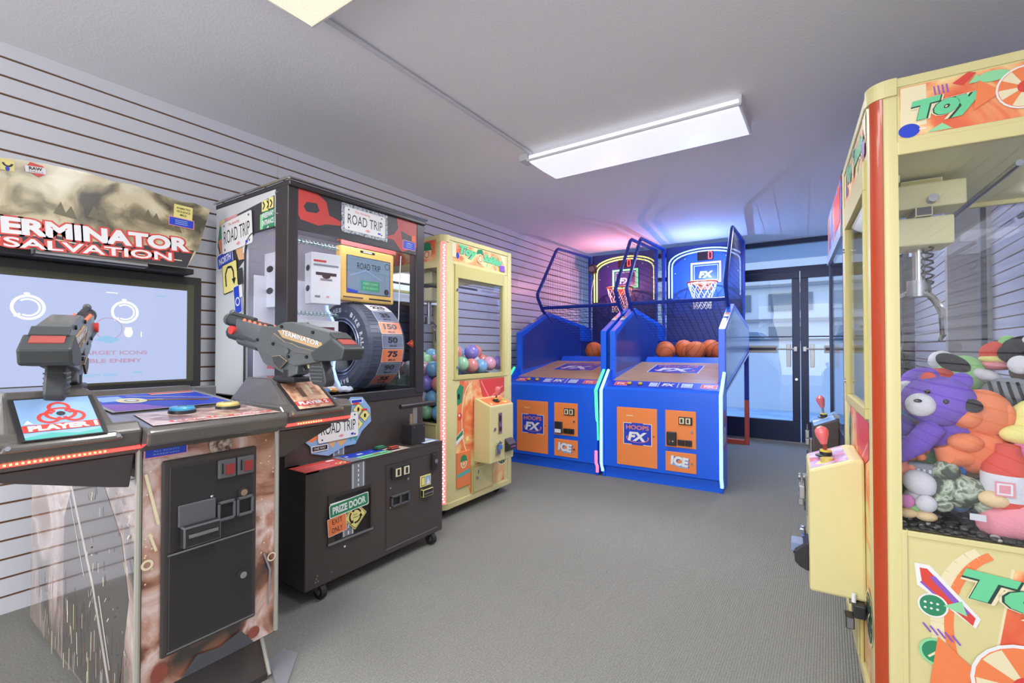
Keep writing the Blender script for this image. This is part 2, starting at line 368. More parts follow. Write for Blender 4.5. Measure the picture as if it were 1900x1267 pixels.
def hoops(loc, rot, lab, nA, nB, nArch, nRect, glow, W=.93):
    t = thing('basketball_machine', lab, 'arcade machine', (*loc, 0), rot, 'basketball machines by the far wall')
    p = P(); p.prism([(.035, 0), (.035, .085), (0, .10), (0, .735), (.02, .755), (.14, .80), (.27, .80), (.27, 0)], 0, .022, W-.022, HB)
    p.out('cabinet', t)
    for s in (0, 1):
        a, b = (0, .022) if s == 0 else (W-.022, W)
        p = P(); p.prism([(.02, 0), (.02, .05), (-.012, .10), (-.012, .73), (.16, .885), (.27, .885), (.27, 0)], 0, a, b, HB, .002)
        if s: q = Art(p, (W, .03, .30), Y, Z); fx_logo(q, .02, 0, .2, .30, PURPLE, PINK)
        p.out('side_cheek', t)
        xx = .004 if s == 0 else W-.004
        p = P(); p.tube([(xx, .012, .30 if nB else .045)]+([] if nB else [(xx, .012, .06), (xx, -.02, .12)])+[(xx, -.02, .725), (xx, .16, .885)], .0125, nA, 10)
        if not nB: pass
        e = p.out('neon_tube', t, True)
        if nB: p = P(); p.tube([(xx, .008, .03), (xx, .008, .08), (xx, -.02, .115), (xx, -.02, .215)], .0125, nB, 10); p.out('neon_tube', t, True, label='pink lower end of the neon tube')
    # orange doors, coin slots
    p = P(); p.box(.135, .462, -.006, 0, .126, .594, HO, .003); q = Art(p, (.135, -.006, .126), X, Z)
    fx_logo(q, .055, .172, .285, .345); q.rect(.08, .40, .135, .406, CREAM); q.ell(.30, .25, .006, .006, BROWN); p.out('service_door', t)
    p = P(); p.box(.525, .752, -.006, 0, .311, .595, HO, .003); c = p.out('coin_door', t)
    p = P(); p.box(.625, .725, -.016, -.006, .49, .55, BPL, .004)
    for k in (.632, .678): p.box(k, k+.034, -.018, -.015, .498, .542, CREAM); p.box(k+.008, k+.024, -.019, -.017, .505, .535, BPL)
    p.out('coin_slot', c)
    p = P(); p.box(.537, .61, -.028, -.006, .325, .43, BPL, .006); p.box(.545, .602, -.034, -.028, .335, .365, M('bill_slot_light', 'e8e8e8', .4)) if nB else p.cyl((.56, -.03, .36), (.56, -.027, .36), .005, RED)
    if not nB: p.cyl((.585, -.03, .36), (.585, -.027, .36), .005, WHITE)
    p.out('bill_acceptor', c)
    p = P(); p.box(.618, .668, -.02, -.006, .33, .375, BPL, .003); p.box(.672, .722, -.02, -.006, .33, .375, BPL, .003); p.box(.628, .66, -.021, -.019, .338, .368, BLACK); p.box(.68, .714, -.021, -.019, .338, .368, BLACK); p.out('coin_return', c)
    p = P(); p.cyl((.72, -.014, .44), (.72, -.006, .44), .009, CHROME); p.out('lock', c)
    p = P(); p.box(.525, .752, -.006, 0, .125, .276, HO, .003); q = Art(p, (.525, -.006, .125), X, Z)
    q.txt('ICE', .113, .078, .128, .07, BLUE, rot=-5, bold=.06); q.txt('ICE', .105, .083, .128, .07, WHITE, rot=-5, bold=.05, ol=LBLUE, olw=.03)
    q.poly([(.04, .06), (.10, .035), (.165, .035), (.165, .045), (.10, .045), (.06, .06)], LBLUE); p.cyl((.72, -.012, .20), (.72, -.006, .20), .008, CHROME); p.out('cash_door', t)
    # control shelf with buttons and stickers
    p = P(); a = math.atan2(.045, .12); q = Art(p, (.03, .022, .7565), X, (0, math.cos(a), math.sin(a)))
    q.rect(0, 0, .87, .12, BLUE)
    for u, ww, m1 in ((.06, .11, RED), (.74, .12, RED), (.35, .06, LBLUE), (.60, .08, LBLUE)):
        q.rect(u, .03, u+ww, .10, PINK if m1 == RED else WHITE); q.rect(u+.006, .036, u+ww-.006, .094, m1); q.txt('FX' if m1 == RED else 'TOP', u+ww/2, .065, ww*.6, .03, WHITE, bold=.03)
    q.rect(.42, .02, .425, .11, WHITE); q.rect(.57, .02, .575, .11, WHITE); q.txt('FX', .50, .065, .09, .05, WHITE, shear=.2, bold=.05)
    p.out('control_shelf', t)
    for u in (.215, .305):
        p = P(); p.cyl((u, .08, .775), (u, .076, .793), .017, M('button_yellow', 'e8c84a', .35)); p.cyl((u, .08, .772), (u, .079, .78), .024, BPL); p.out('push_button', t, True)
    # playfield
    def zf(y): return .80+(y-.14)*.135/.86
    p = P(); p.prism([(.14, .76), (.14, .80), (1.0, .935), (1.0, .895)], 0, .05, W-.05, WOOD)
    a = math.atan(.135/.86); q = Art(p, (.235, .50, zf(.50)+.001), X, (0, math.cos(a), math.sin(a))); fx_logo(q, 0, 0, .44, .36); p.out('playfield', t)
    p = P(); p.prism([(.98, .90), (.99, .935), (1.05, .985), (1.10, .985), (1.10, .90)], 0, .09, W-.09, HB); p.out('ball_stop', t)
    p = P(); p.prism([(1.1, .86), (1.1, .945), (1.62, .965), (1.62, .86)], 0, .05, W-.05, HN); p.box(.05, W-.05, 1.62, 1.64, .86, 1.155, HN); p.out('ball_tray', t)
    sidepoly = [(.2, .74), (.2, 1.225), (.78, 1.465), (2.1, 1.31), (2.1, 1.05), (.27, .76)]
    for s in (0, 1):
        a, b = (0, .05) if s == 0 else (W-.05, W)
        p = P(); p.prism(sidepoly, 0, a, b, HB, .004)
        p.prism([(.26, .80), (.26, 1.20), (.78, 1.41), (2.04, 1.27), (2.04, 1.09)], 0, (-.001 if s == 0 else b), (a if s == 0 else b+.001), M('side_panel_pale', '5f8fd0', .3, coat=.3))
        p.prism([(.24, .86), (.24, 1.19), (.78, 1.42), (1.6, 1.33), (1.6, 1.0)], 0, (b if s == 0 else a-.001), (b+.001 if s == 0 else a), HN)
        q = Art(p, (a+.005, .45, 1.334), X, (0, .92, .385)); q.rect(0, 0, .04, .10, WHITE); q.rect(.004, .055, .036, .095, ORANGE); p.out('side_panel', t)
        p = P(); p.prism([(.2, .715), (.2, .735), (2.12, 1.035), (2.12, 1.01)], 0, a, b, M('rail_pale_steel', '9fb4d4', .3, .5)); p.out('lower_rail', t)
        p = P(); p.box(a+.002, b-.002, 2.06, 2.11, .50, 1.05, CAGE, .003); p.box(a+.002, b-.002, 2.06, 2.11, 0, .50, LEGO, .003); p.out('back_leg', t)
    p = P(); p.box(.05, W-.05, 2.06, 2.11, 0, .05, LEGO, .003); p.out('foot_bar', t)
    # cage
    for xx in (.04, W-.04):
        p = P(); path = [(.86, 1.36), (.66, 1.48), (.56, 1.60), (.555, 1.64), (.98, 2.17), (1.03, 2.20), (1.93, 2.245), (1.93, 1.2)]
        p.tube([(xx, y, z) for y, z in path], .017, CAGE, 8); p.out('cage_frame', t, True)
        p = P(); ngrid(p, [(.68, 1.47), (.57, 1.62), (1.0, 2.185), (1.93, 2.235), (1.93, 1.31), (.86, 1.44)], lambda u, v: (xx, u, v), .042, .055, .0015, WIRE)
        p.out('side_net', t)
    p = P(); p.tube([(.04, .66, 1.50), (W-.04, .66, 1.50)], .018, CAGE, 8); p.out('cross_bar', t, True)
    p = P(); ngrid(p, [(.05, 0), (W-.05, 0), (W-.05, 1), (.05, 1)], lambda u, v: (u, .68+.9*v, 1.485-.33*v), .06, .075, .0018, WIRE)
    p.tube([(.05, 1.6, 1.155), (W-.05, 1.6, 1.155)], .009, CAGE, 6); p.out('front_net', t)
    # backboard, neon arch, score, rim, net
    p = P(); p.box(.065, W-.065+.03, 1.95, 1.99, .96, 2.265, HND, .004); q = Art(p, (0, 1.95, 0), X, Z)
    arc = [(.12+(.76)*k/24, 2.0+.19*math.sin(math.pi*k/24)**.8) for k in range(25)]
    q.poly([(.12, 1.62)]+arc+[(.88, 1.62)], glow); q.rect(.38, 1.85, .635, 2.02, WHITE); q.rect(.385, 1.855, .63, 2.015, glow if nB else BLUE)  # arch area carries the neon glow as a painted tint
    q.txt('FX', .508, 1.915, .14, .075, WHITE, shear=.2, bold=.05, ol=BLUE)
    for u, v in ((.17, 1.95), (.84, 1.93), (.72, 2.11), (.28, 2.11)): q.ell(u, v, .006, .006, WHITE)
    bb = p.out('backboard', t)
    def nshape(k, zl):
        w0, w1 = .10+k, .90-k; pts = [(w0, 1.935, zl), (w0, 1.935, 2.03-k*.4)]
        for j in range(1, 16):
            a = math.pi*(1-j/16); pts.append(((w0+w1)/2+(w1-w0)/2*math.cos(a), 1.935, 2.03-k*.4+(.185-k*.5)*math.sin(a)**.75))
        return pts+[(w1, 1.935, 2.03-k*.4), (w1, 1.935, zl)]
    for k in (0, .035):
        p = P(); p.tube(nshape(k, 1.66), .0085, nArch, 8); p.out('neon_arch', bb, True)
    p = P(); p.tube([(.355, 1.935, 1.825), (.355, 1.935, 2.045), (.66, 1.935, 2.045), (.66, 1.935, 1.825)], .011, nRect, 8, closed=True); p.out('neon_square', bb, True)
    p = P(); p.box(.42, .585, 1.93, 1.95, 2.075, 2.175, M('score_window', '2a1418', .3)); sg = M('score_digit_red', 'ff5050', .4, em=2.2)
    for b4 in ((.535, .545, 2.09, 2.125), (.535, .545, 2.13, 2.165), (.57, .58, 2.09, 2.125), (.57, .58, 2.13, 2.165), (.54, .575, 2.085, 2.093), (.54, .575, 2.161, 2.169)): p.box(b4[0], b4[1], 1.926, 1.931, b4[2], b4[3], sg)
    p.out('score_display', bb)
    cx, cy, cz, rr = .50, 1.76, 1.80, .155
    p = P(); p.tube([(cx+rr*math.cos(a*math.pi/16), cy+rr*math.sin(a*math.pi/16), cz) for a in range(32)], .009, RIM, 8, closed=True)
    p.box(cx-.06, cx+.06, cy+rr-.01, 1.95, cz-.01, cz+.006, RIM); p.box(cx-.07, cx+.07, 1.935, 1.95, cz-.06, cz+.03, RIM); p.out('rim', bb, True)
    p = P(); N = 12; lv = [(rr-.004, 0), (rr*.86, -.07), (rr*.72, -.13), (rr*.62, -.19), (rr*.58, -.25), (rr*.6, -.29)]
    for k in range(N):
        for sg_ in (1, -1):
            p.tube([(cx+r_*math.cos(2*math.pi*(k+sg_*j*.5)/N), cy+r_*math.sin(2*math.pi*(k+sg_*j*.5)/N), cz+h_) for j, (r_, h_) in enumerate(lv)], .0035, NETC, 5)
    p.out('net', bb)
    if nB:
        p = P(); p.box(.075, .16, 1.80, 1.90, 2.02, 2.13, BPL, .02); p.cyl((.118, 1.80, 2.075), (.118, 1.79, 2.075), .035, GPL); p.out('speaker', t)
        p = P(); p.tube([(.12, 1.9, 2.02), (.06, 1.93, 1.8), (.055, 1.93, 1.3)], .004, WHITE, 6); p.out('cable', t)
    return t
hoops((-2.55, 3.645), 1.5, 'blue basketball arcade machine with green and pink neon, against the slatted wall', neon('neon_green', '4cf092', 1.3), neon('neon_pink', 'ff7aa4', 1.1), neon('neon_lime', 'e2ea80', 1.2), neon('neon_mint', '84f4a4', 1.2), M('board_glow_purple', '3a2f78', .4))
hoops((-1.585, 3.675), 2.3, 'blue basketball arcade machine with pale blue neon, nearer the glass doors', neon('neon_ice', 'a8d8f8', 1.1), None, neon('neon_ice_arch', 'a4c6ff', 1.3), neon('neon_lilac', 'd0bcff', 1.2), M('board_glow_blue', '2a5cb8', .4))
# neon spill boosted by one added point lamp in front of each arch
lamp('arch_glow_warm', 'POINT', (-2.12, 5.25, 1.88), (0, 0, 0), 13, (1, .35, .45), .06); lamp('arch_glow_blue', 'POINT', (-1.15, 5.3, 1.88), (0, 0, 0), 20, (.22, .42, 1), .06)
def hl(o, rot, x, y, z):
    a = R(rot); return (o[0]+x*math.cos(a)-y*math.sin(a), o[1]+x*math.sin(a)+y*math.cos(a), z)
oR, oL = (-1.585, 3.675), (-2.55, 3.645)
for n, (x, y, z, lab) in enumerate(((.235, 1.20, 1.047, 'orange basketball at the left end of the front row in the pale blue neon machine'), (.53, 1.20, 1.047, 'orange basketball in the middle of the front row in the pale blue neon machine'),
        (.775, 1.20, 1.047, 'orange basketball at the right end of the front row in the pale blue neon machine'), (.385, 1.365, 1.064, 'orange basketball behind, between the left and middle balls of the pale blue neon machine'),
        (.645, 1.365, 1.064, 'orange basketball behind, between the middle and right balls of the pale blue neon machine'))):
    ball(hl(oR, 2.3, x, y, z), lab, n*50, 'basketballs in the machine trays', n)
for n, (x, y, z, lab) in enumerate(((.40, 1.20, 1.047, 'orange basketball in front on its own in the green neon machine'), (.59, 1.33, 1.054, 'orange basketball behind at the right in the green neon machine, under a raised one'),
        (.60, 1.50, 1.18, 'orange basketball lying highest at the right in the green neon machine'))):
    ball(hl(oL, 1.5, x, y, z), lab, n*70+20, 'basketballs in the machine trays', n+3)

# ================================================================ toy claw machines
CY = M('claw_cabinet_yellow', 'd8cf96', .42); CYD = M('claw_cabinet_yellow_trim', 'c8be7c', .45); INN = M('claw_inner_cream', 'e4dfb0', .5)
ART = M('swirl_print', 'f0a070', .4, noise=(4.5, [(.36, 'f0e3a4'), (.46, 'f2b77e'), (.56, 'ea7c50'), (.7, 'dd5a40')], 1.5))
COLR = M('column_strip_red', 'b4421f', .35, coat=.4, bump=(300, .3, .002)); COLP = M('column_strip_lit', 'ff8f88', .4, em=1.0, emc='ff7c7c'); LEDW = M('led_dot_pinkwhite', 'ffe4ea', .4, em=2.2, emc='ffc8d4')
DKG = M('print_clock_green', '27463c', .4); PINKP = M('shelf_print_lilac', 'c8a0d8', .3, noise=(14, [(.38, 'd8604c'), (.5, 'c9a3e0'), (.62, 'e8ddf2')], 1))
def lolly(a, cu, cv, r, tilt=1):    # striped round sweet with wrapper ends
    a.poly([(cu-r*1.9, cv-r*.7*tilt), (cu-r*.8, cv), (cu-r*1.7, cv+r*.8)], ORANGE); a.poly([(cu+r*1.9, cv+r*.7*tilt), (cu+r*.8, cv), (cu+r*1.7, cv-r*.8)], ORANGE)
    a.ell(cu, cv, r*1.08, r*1.08, WHITE); a.ell(cu, cv, r, r, ORANGE)
    for k in range(6):
        a0 = k*60; pts = [(cu, cv)]
        for j in range(5): t_ = R(a0+j*7.5); pts.append((cu+r*.97*math.cos(t_), cv+r*.97*math.sin(t_)))
        for m_ in (CREAM,): a.p.face([a.q(*q_) for q_ in pts], m_)
    a.h += a.st; a.ell(cu, cv, r*.3, r*.3, RED)
def toyword(a, t, cu, cv, w, h, rot=0):
    a.txt(t, cu, cv, w, h, CREAM, rot, .28, .16); a.txt(t, cu, cv, w, h, DKG, rot, .28, .11); a.txt(t, cu, cv, w, h, M('toy_letter_green', '6ccf98', .35), rot, .28, .07); a.h += .0002
def confetti(a, u0, v0, u1, v1, seed, n=9, cols=None):
    rd = random.Random(seed); cols = cols or [RED, YEL, CREAM, ORANGE, LGREEN, PINK]
    for k in range(n):
        u, v = rd.uniform(u0, u1), rd.uniform(v0, v1); s = rd.uniform(.05, .16)*(v1-v0); c = rd.choice(cols); an = rd.uniform(0, 6.28)
        pts = [(min(max(u+s*math.cos(an+j*2*math.pi/5)*(1 if j % 2 else .6)*1.3, u0), u1), min(max(v+s*math.sin(an+j*2*math.pi/5), v0), v1)) for j in range(5)]
        a.poly(pts, c)
def clockface(a, cu, cv, r):
    a.ell(cu, cv, r*1.15, r*1.2, CREAM); a.ell(cu, cv, r, r*1.05, DKG)
    for k in range(12): t_ = R(30*k); a.ell(cu+r*.82*math.cos(t_), cv+r*.86*math.sin(t_), r*.07, r*.09, CREAM, 8)
    a.line([(cu-r*.1, cv-r*.3), (cu, cv), (cu+r*.45, cv+r*.35)], r*.1, CREAM)
def padlock(parent, x, y, z, s, m):
    p = P(); p.box(x-.018*s, x+.018*s, y-.012, y+.006, z-.03*s, z, m, .003); p.tube([(x-.011*s, y-.003, z), (x-.011*s, y-.003, z+.018*s), (x, y-.003, z+.026*s), (x+.011*s, y-.003, z+.018*s), (x+.011*s, y-.003, z)], .003, CHROME, 6); return p.out('padlock', parent)
def claw(loc, rot, lab, lit):
    Wd, D, Hh, r = .75, .77, 1.79, .05; col = -1 if lit else 1
    t = thing('claw_machine', lab, 'claw machine', (*loc, 0), rot)
    def qc(cx, cy, sx, rr, a0=0, a1=90, n=10):     # arc of the front corner column, sx=-1 left corner
        return [(cx+sx*rr*math.sin(R(a0+(a1-a0)*k/n)), cy-rr*math.cos(R(a0+(a1-a0)*k/n))) for k in range(n+1)]
    p = P()
    for sx, cx in ((-1, r), (1, Wd-r)):
        bx = 0 if sx < 0 else Wd-.04; p.box(bx, bx+.04, D-.04, D, .06, Hh-.01, CY)
        if sx != col:
            a_ = (0, r-.005) if sx < 0 else (Wd-r+.005, Wd); p.box(a_[0], a_[1], 0, r+.03, .062, Hh, CY, .004); continue
        p.prism(qc(cx, r, sx, r-.004)+[(cx+sx*(r-.004), r+.012), (cx+sx*(r-.028), r+.012), (cx+sx*(r-.028), r-.01), (cx-sx*.01, .022), (cx-sx*.04, .022), (cx-sx*.04, .004)], 2, .075, Hh-.012, CY)
        for z0, z1 in ((.062, .10), (Hh-.045, Hh)): p.prism(qc(cx, r, sx, r+.003)+[(cx+sx*(r+.003), r+.01), (cx, r+.01)], 2, z0, z1, CY)
    p.box(r, Wd-r, 0, .03, Hh-.03, Hh, CY, .004); p.box(0, Wd, r, D, Hh-.025, Hh, CY, .004); p.box(.01, Wd-.01, .02, D, .062, .10, CY)
    p.box(r-.01, Wd-r+.01, -.004, .02, .062, .10, CY, .004)
    fr = p.out('frame', t)
    for sx, cx in ((col, r if col < 0 else Wd-r),):
        p = P(); arc = qc(cx, r, sx, r+.001, 26, 66, 8); inn = qc(cx, r, sx, r-.01, 26, 66, 8)
        p.prism(arc+inn[::-1], 2, .10, Hh-.045, COLP if lit else COLR)
        if lit:
            for k in range(99):
                a_ = R(46 if k % 2 else 40); z = .112+k*.0164; x_, y_ = cx+sx*(r+.001)*math.sin(a_), r-(r+.001)*math.cos(a_)
                p.box(x_-.004, x_+.004, y_-.004, y_+.004, z, z+.008, LEDW)
        p.out('corner_light_strip', t, True)
    # lower body
    p = P(); p.box(.02, Wd-.02, .03, D-.005, .10, .585, CY); p.box(r-.005, Wd-r+.005, .0055, .03, .10, .868, CY)
    q = Art(p, (0, .0055, 0), X, Z)
    q.poly([(.12, .40), (.16, .86), (.66, .86), (.66, .11), (.27, .11)], ART)
    q.line([(.25+.10*math.cos(R(a)), .62+.22*math.sin(R(a))) for a in range(90, 270, 12)], .035, ORANGE); q.line([(.28+.10*math.cos(R(a)), .60+.24*math.sin(R(a))) for a in range(90, 270, 12)], .008, CREAM)
    q.poly([(.13, .80), (.16, .84), (.20, .82), (.18, .72), (.135, .70)], GREEN); q.ell(.15, .76, .012, .02, BLACK); q.ell(.16, .63, .022, .026, RED); q.ell(.155, .638, .008, .009, WHITE)
    q.poly([(.12, .50), (.195, .55), (.195, .49), (.12, .445)], WHITE); q.poly([(.125, .50), (.19, .54), (.19, .51), (.125, .475)], GREEN); q.rect(.22, .46, .25, .49, YEL, 20)
    q.poly([(.36, .86), (.66, .86), (.66, .76), (.50, .70), (.40, .74)], RED); q.line([(.38, .85), (.48, .72), (.64, .80)], .008, PINK)
    clockface(q, .635, .30, .065); p.out('lower_body', t)
    for sx in (0, 1):   # side lower panel
        o, U = ((0, D-.03, 0), NY) if sx == 0 else ((Wd, .06, 0), Y)
        p = P(); xx = (.004, .02) if sx == 0 else (Wd-.02, Wd-.004); p.box(xx[0], xx[1], .06, D-.02, .095, .60, CY)
        for b4 in ((.06, .072, .095, .60), (.072, D-.02, .585, .60)): p.box((0 if sx == 0 else Wd-.02), (.02 if sx == 0 else Wd), b4[0], b4[1], b4[2], b4[3], CY, .002)
        q = Art(p, ((.004 if sx == 0 else Wd-.004), (D if sx == 0 else 0), 0), U, Z)
        if sx: 
            q.rect(.075, .10, .77, .548, CY); q.poly([(.195, .10), (.135, .165), (.245, .225), (.235, .34), (.265, .545), (.77, .545), (.77, .10)], CREAM); q.poly([(.20, .10), (.14, .16), (.25, .22), (.24, .34), (.27, .545), (.77, .545), (.77, .10)], ART); q.poly([(.33, .545), (.77, .50), (.77, .43), (.36, .46), (.30, .41)], RED)
            q.line([(.25+.12*math.cos(R(a)), .38+.20*math.sin(R(a))) for a in range(110, 250, 10)], .03, CREAM); q.line([(.27+.12*math.cos(R(a)), .38+.20*math.sin(R(a))) for a in range(110, 250, 10)], .018, ORANGE)
            q.poly([(.085, .52), (.115, .52), (.21, .41), (.20, .385), (.09, .465)], WHITE); q.poly([(.095, .51), (.11, .51), (.20, .41), (.195, .39), (.10, .47)], RED); q.poly([(.115, .49), (.125, .495), (.19, .42), (.18, .41)], PURPLE); q.line([(.097, .475), (.145, .43)], .005, PURPLE)
            q.ell(.12, .42, .030, .030, WHITE); q.ell(.12, .42, .026, .026, GREEN); q.poly([(.14, .425), (.185, .41), (.175, .445)], LGREEN)
            for k in range(6): q.ell(.105+.012*(k % 3), .412+.014*(k//3), .003, .003, WHITE, 8)
            for k in range(5): q.line([(.10+.014*k, .372-.004*k), (.115+.014*k, .352-.004*k)], .004, PURPLE)
            q.ell(.125, .305, .034, .034, LGREEN); q.ell(.125, .305, .028, .028, GREEN); q.line([(.11, .29), (.125, .305), (.145, .32)], .005, CREAM)
            q.ell(.15, .14, .06, .05, DKG); q.ell(.15, .14, .045, .036, GREEN)
            lolly(q, .29, .27, .095); toyword(q, 'Toy', .285, .475, .24, .09, -6); q.poly([(.55, .50), (.76, .50), (.76, .40), (.57, .42)], ORANGE)
        p.out('side_door', t)
    # casters
    for cx_, cy_ in ((.08, .09), (Wd-.08, .09), (.08, D-.08), (Wd-.08, D-.08)):
        p = P(); p.cyl((cx_-.011, cy_, .027), (cx_+.011, cy_, .027), .027, RUB, n=18); p.prism([(cy_-.02, .064), (cy_+.02, .064), (cy_+.008, .02), (cy_-.008, .02)], 0, cx_-.016, cx_-.012, STEEL); p.prism([(cy_-.02, .064), (cy_+.02, .064), (cy_+.008, .02), (cy_-.008, .02)], 0, cx_+.012, cx_+.016, STEEL); p.box(cx_-.03, cx_+.03, cy_-.03, cy_+.03, .056, .064, STEEL); p.out('caster', t)
    # banners
    p = P(); p.box(r, Wd-r, .0055, .02, 1.616, Hh-.031, CY); q = Art(p, (0, .0055, 0), X, Z); q.rect(.075, 1.635, Wd-.075, 1.752, ART)
    confetti(q, .10, 1.64, .65, 1.75, 3, 10); q.rect(.08, 1.66, .12, 1.752, CREAM); q.ell(.135, 1.675, .015, .02, BLUE); q.ring(.52, 1.615, .05, .058, CREAM, 20, 160); q.ring(.52, 1.615, .065, .075, YEL, 20, 160)
    q.poly([(.60, 1.752), (.67, 1.752), (.67, 1.66)], CREAM)
    toyword(q, 'Toy', .235, 1.71, .19, .075, -3); toyword(q, 'Soldier', .52, 1.70, .22, .055, -3)
    q.poly([(.33, 1.72), (.345, 1.75), (.39, 1.755), (.41, 1.72)], GREEN); q.ell(.37, 1.69, .034, .034, CREAM); q.ring(.37, 1.69, .018, .026, ORANGE)
    q.rect(.60, 1.637, .66, 1.68, PURPLE); p.out('banner', t)
    for sx in (0, 1):
        xx = (.004, .02) if sx == 0 else (Wd-.02, Wd-.004); p = P(); p.box(xx[0], xx[1], .06, D-.03, 1.60, Hh-.02, CY)
        p.box((0 if sx == 0 else Wd-.02), (.02 if sx == 0 else Wd), .06, D-.03, 1.585, 1.62, CY, .003)
        q = Art(p, ((.004 if sx == 0 else Wd-.004), (D if sx == 0 else 0), 0), NY if sx == 0 else Y, Z)
        q.rect(.04 if sx == 0 else .066, 1.63, .70 if sx == 0 else D-.04, 1.762, ART)
        if sx:
            q.rect(.068, 1.655, .12, 1.76, CREAM); q.ell(.085, 1.645, .022, .018, BLUE); q.line([(.105, 1.645), (.12, 1.645)], .003, WHITE); q.poly([(.12, 1.632), (.15, 1.65), (.17, 1.632)], LGREEN)
            for k in range(4): q.line([(.135+.008*k, 1.748), (.138+.008*k, 1.725)], .003, PURPLE)
            q.poly([(.17, 1.745), (.19, 1.735), (.215, 1.76), (.20, 1.765)], RED); q.ell(.245, 1.742, .03, .013, LGREEN); q.poly([(.20, 1.735), (.225, 1.735), (.215, 1.755)], LGREEN)
            toyword(q, 'Toy', .155, 1.69, .14, .066, 4); lolly(q, .30, 1.70, .048)
        else:
            q.ell(.62, 1.69, .04, .045, CREAM); q.poly([(.575, 1.70), (.59, 1.745), (.62, 1.757), (.65, 1.745), (.665, 1.70)], GREEN); q.ring(.62, 1.675, .015, .025, ORANGE)
            confetti(q, .06, 1.64, .55, 1.75, 5, 8)
        p.out('side_banner', t)
    # front door with glass; side panes
    p = P()
    for b4 in ((.105, .655, 1.53, 1.615), (.105, .655, .87, .90), (.105, .135, .90, 1.53), (.635, .655, .90, 1.53)): p.box(b4[0], b4[1], -.004, .022, b4[2], b4[3], CYD, .002)
    p.box(r-.005, .108, .0055, .03, .872, 1.613, CY); p.box(.652, Wd-r+.005, .0055, .03, .872, 1.613, CY)
    for z in (.95, 1.45): p.cyl((.12, -.01, z), (.12, -.004, z), .009, CHROME)
    fd = p.out('front_door', t)
    p = P(); p.box(.13, .64, .006, .010, .895, 1.535, CLEAR); p.out('pane', fd)
    for sx in (0, 1):
        xx = (.006, .010) if sx == 0 else (Wd-.010, Wd-.006); p = P(); p.box(xx[0], xx[1], .062, D-.035, .60, 1.60, CLEAR); p.out('side_pane', t)
    p = P(); p.box(.04, Wd-.04, D-.012, D-.008, .60, 1.60, CLEAR); p.out('back_pane', t)
    # interior: floor, gantry, claw, lamp
    p = P(); p.box(.03, Wd-.03, .04, D-.02, .585, .60, M('pebble_bed_dark', '3a3835', .6, noise=(60, [(.4, '24221f'), (.55, '4a4743'), (.72, 'a8a49c')]), bump=(60, .8, .01))); p.out('prize_floor', t)
    p = P(); p.box(.02, Wd-.02, .03, D-.02, 1.60, 1.612, INN); p.box(.03, Wd-.03, .66, .68, 1.49, 1.51, CYD, .002); p.box(.03, Wd-.03, .05, .07, 1.52, 1.54, INN, .002); p.box(.03, Wd-.03, .70, .705, 1.43, 1.60, M('reflector_glow', 'd6e0ee', .3, em=.35, emc='dfe8f8'))  # bright reflection of the rear panel is put in as a weak glow
    p.tube([(.04, .30, 1.53), (Wd-.04, .30, 1.53)], .008, STEEL); p.tube([(.04, .50, 1.53), (Wd-.04, .50, 1.53)], .008, STEEL); p.out('gantry_rail', t)
    gx = .12 if lit else .42; gy = .24 if lit else .16
    p = P(); p.box(gx-.06, gx+.06, gy-.08, gy+.10, 1.50, 1.575, INN, .005); p.box(gx-.07, gx+.07, gy-.09, gy+.07, 1.385, 1.47, INN, .005); p.box(gx-.08, gx+.08, gy-.02, gy+.02, 1.47, 1.50, GPL, .003); p.box(gx-.05, gx+.05, gy-.05, gy+.05, 1.55, 1.59, CYD, .004); p.cyl((gx-.09, gy+.02, 1.52), (gx+.09, gy+.02, 1.52), .012, STEEL); p.out('gantry_carriage', t)
    p = P(); zc = 1.385; cxx, cyy = (gx, gy); p.cyl((cxx, cyy, zc), (cxx, cyy, zc-.10), .016, CHROME); p.cyl((cxx, cyy, zc-.10), (cxx, cyy, zc-.15), .03, STEEL)
    p.tube([(cxx+.02+.012*math.cos(k*1.2), cyy+.02+.012*math.sin(k*1.2), zc-.004*k) for k in range(30)], .0025, BPL, 5)
    for k in range(3):
        a = R(k*120+20); pts = [(.02, -.13), (.07, -.16), (.105, -.20), (.11, -.27), (.095, -.285)]
        p.tube([(cxx+u*math.cos(a), cyy+u*math.sin(a), zc+v) for u, v in pts], [.006, .006, .006, .005, .003], CHROME, 6)
    p.out('claw_grabber', t, True)
    p = P(); p.box(.12, Wd-.12, .50, .66, 1.572, 1.60, M('claw_lamp_lit', 'f4f6ff', .4, em=3)); p.out('inner_light', t)
    # joystick box
    p = P(); p.prism([(-.115, .31), (-.115, .69), (0, .735), (.028, .735), (.030, .31)], 0, .30, .57, CY, .008); jb = p.out('control_box', t, loc=(0, -.025, 0))
    a = math.atan2(.045, .115); cv_, sv_ = math.cos(a), math.sin(a)
    p = P(); q = Art(p, (.30, -.115, .69), X, (0, cv_, sv_)); q.rect(.015, .008, .255, .112, PINKP if not lit else ORANGE); q.poly([(.03, .01), (.06, .03), (.05, .05)], CREAM); q.ell(.21, .04, .022, .018, YEL); p.out('control_panel', jb)
    jx, jy = .43, -.062; jz = .715
    p = P(); p.lathe([(0, .0), (.03, .0), (.03, .004), (.018, .008), (.018, .016), (0, .016)], (jx, jy, jz-.004), BPL); p.lathe([(0, .0), (.017, .0), (.017, .006), (0, .006)], (jx, jy, jz+.012), M('joystick_collar_yellow', 'd8c84a', .4)); p.cyl((jx, jy, jz), (jx+.004, jy-.006, jz+.05), .006, M('joystick_shaft', '8a3a34', .4)); p.out('joystick_base', jb, True)
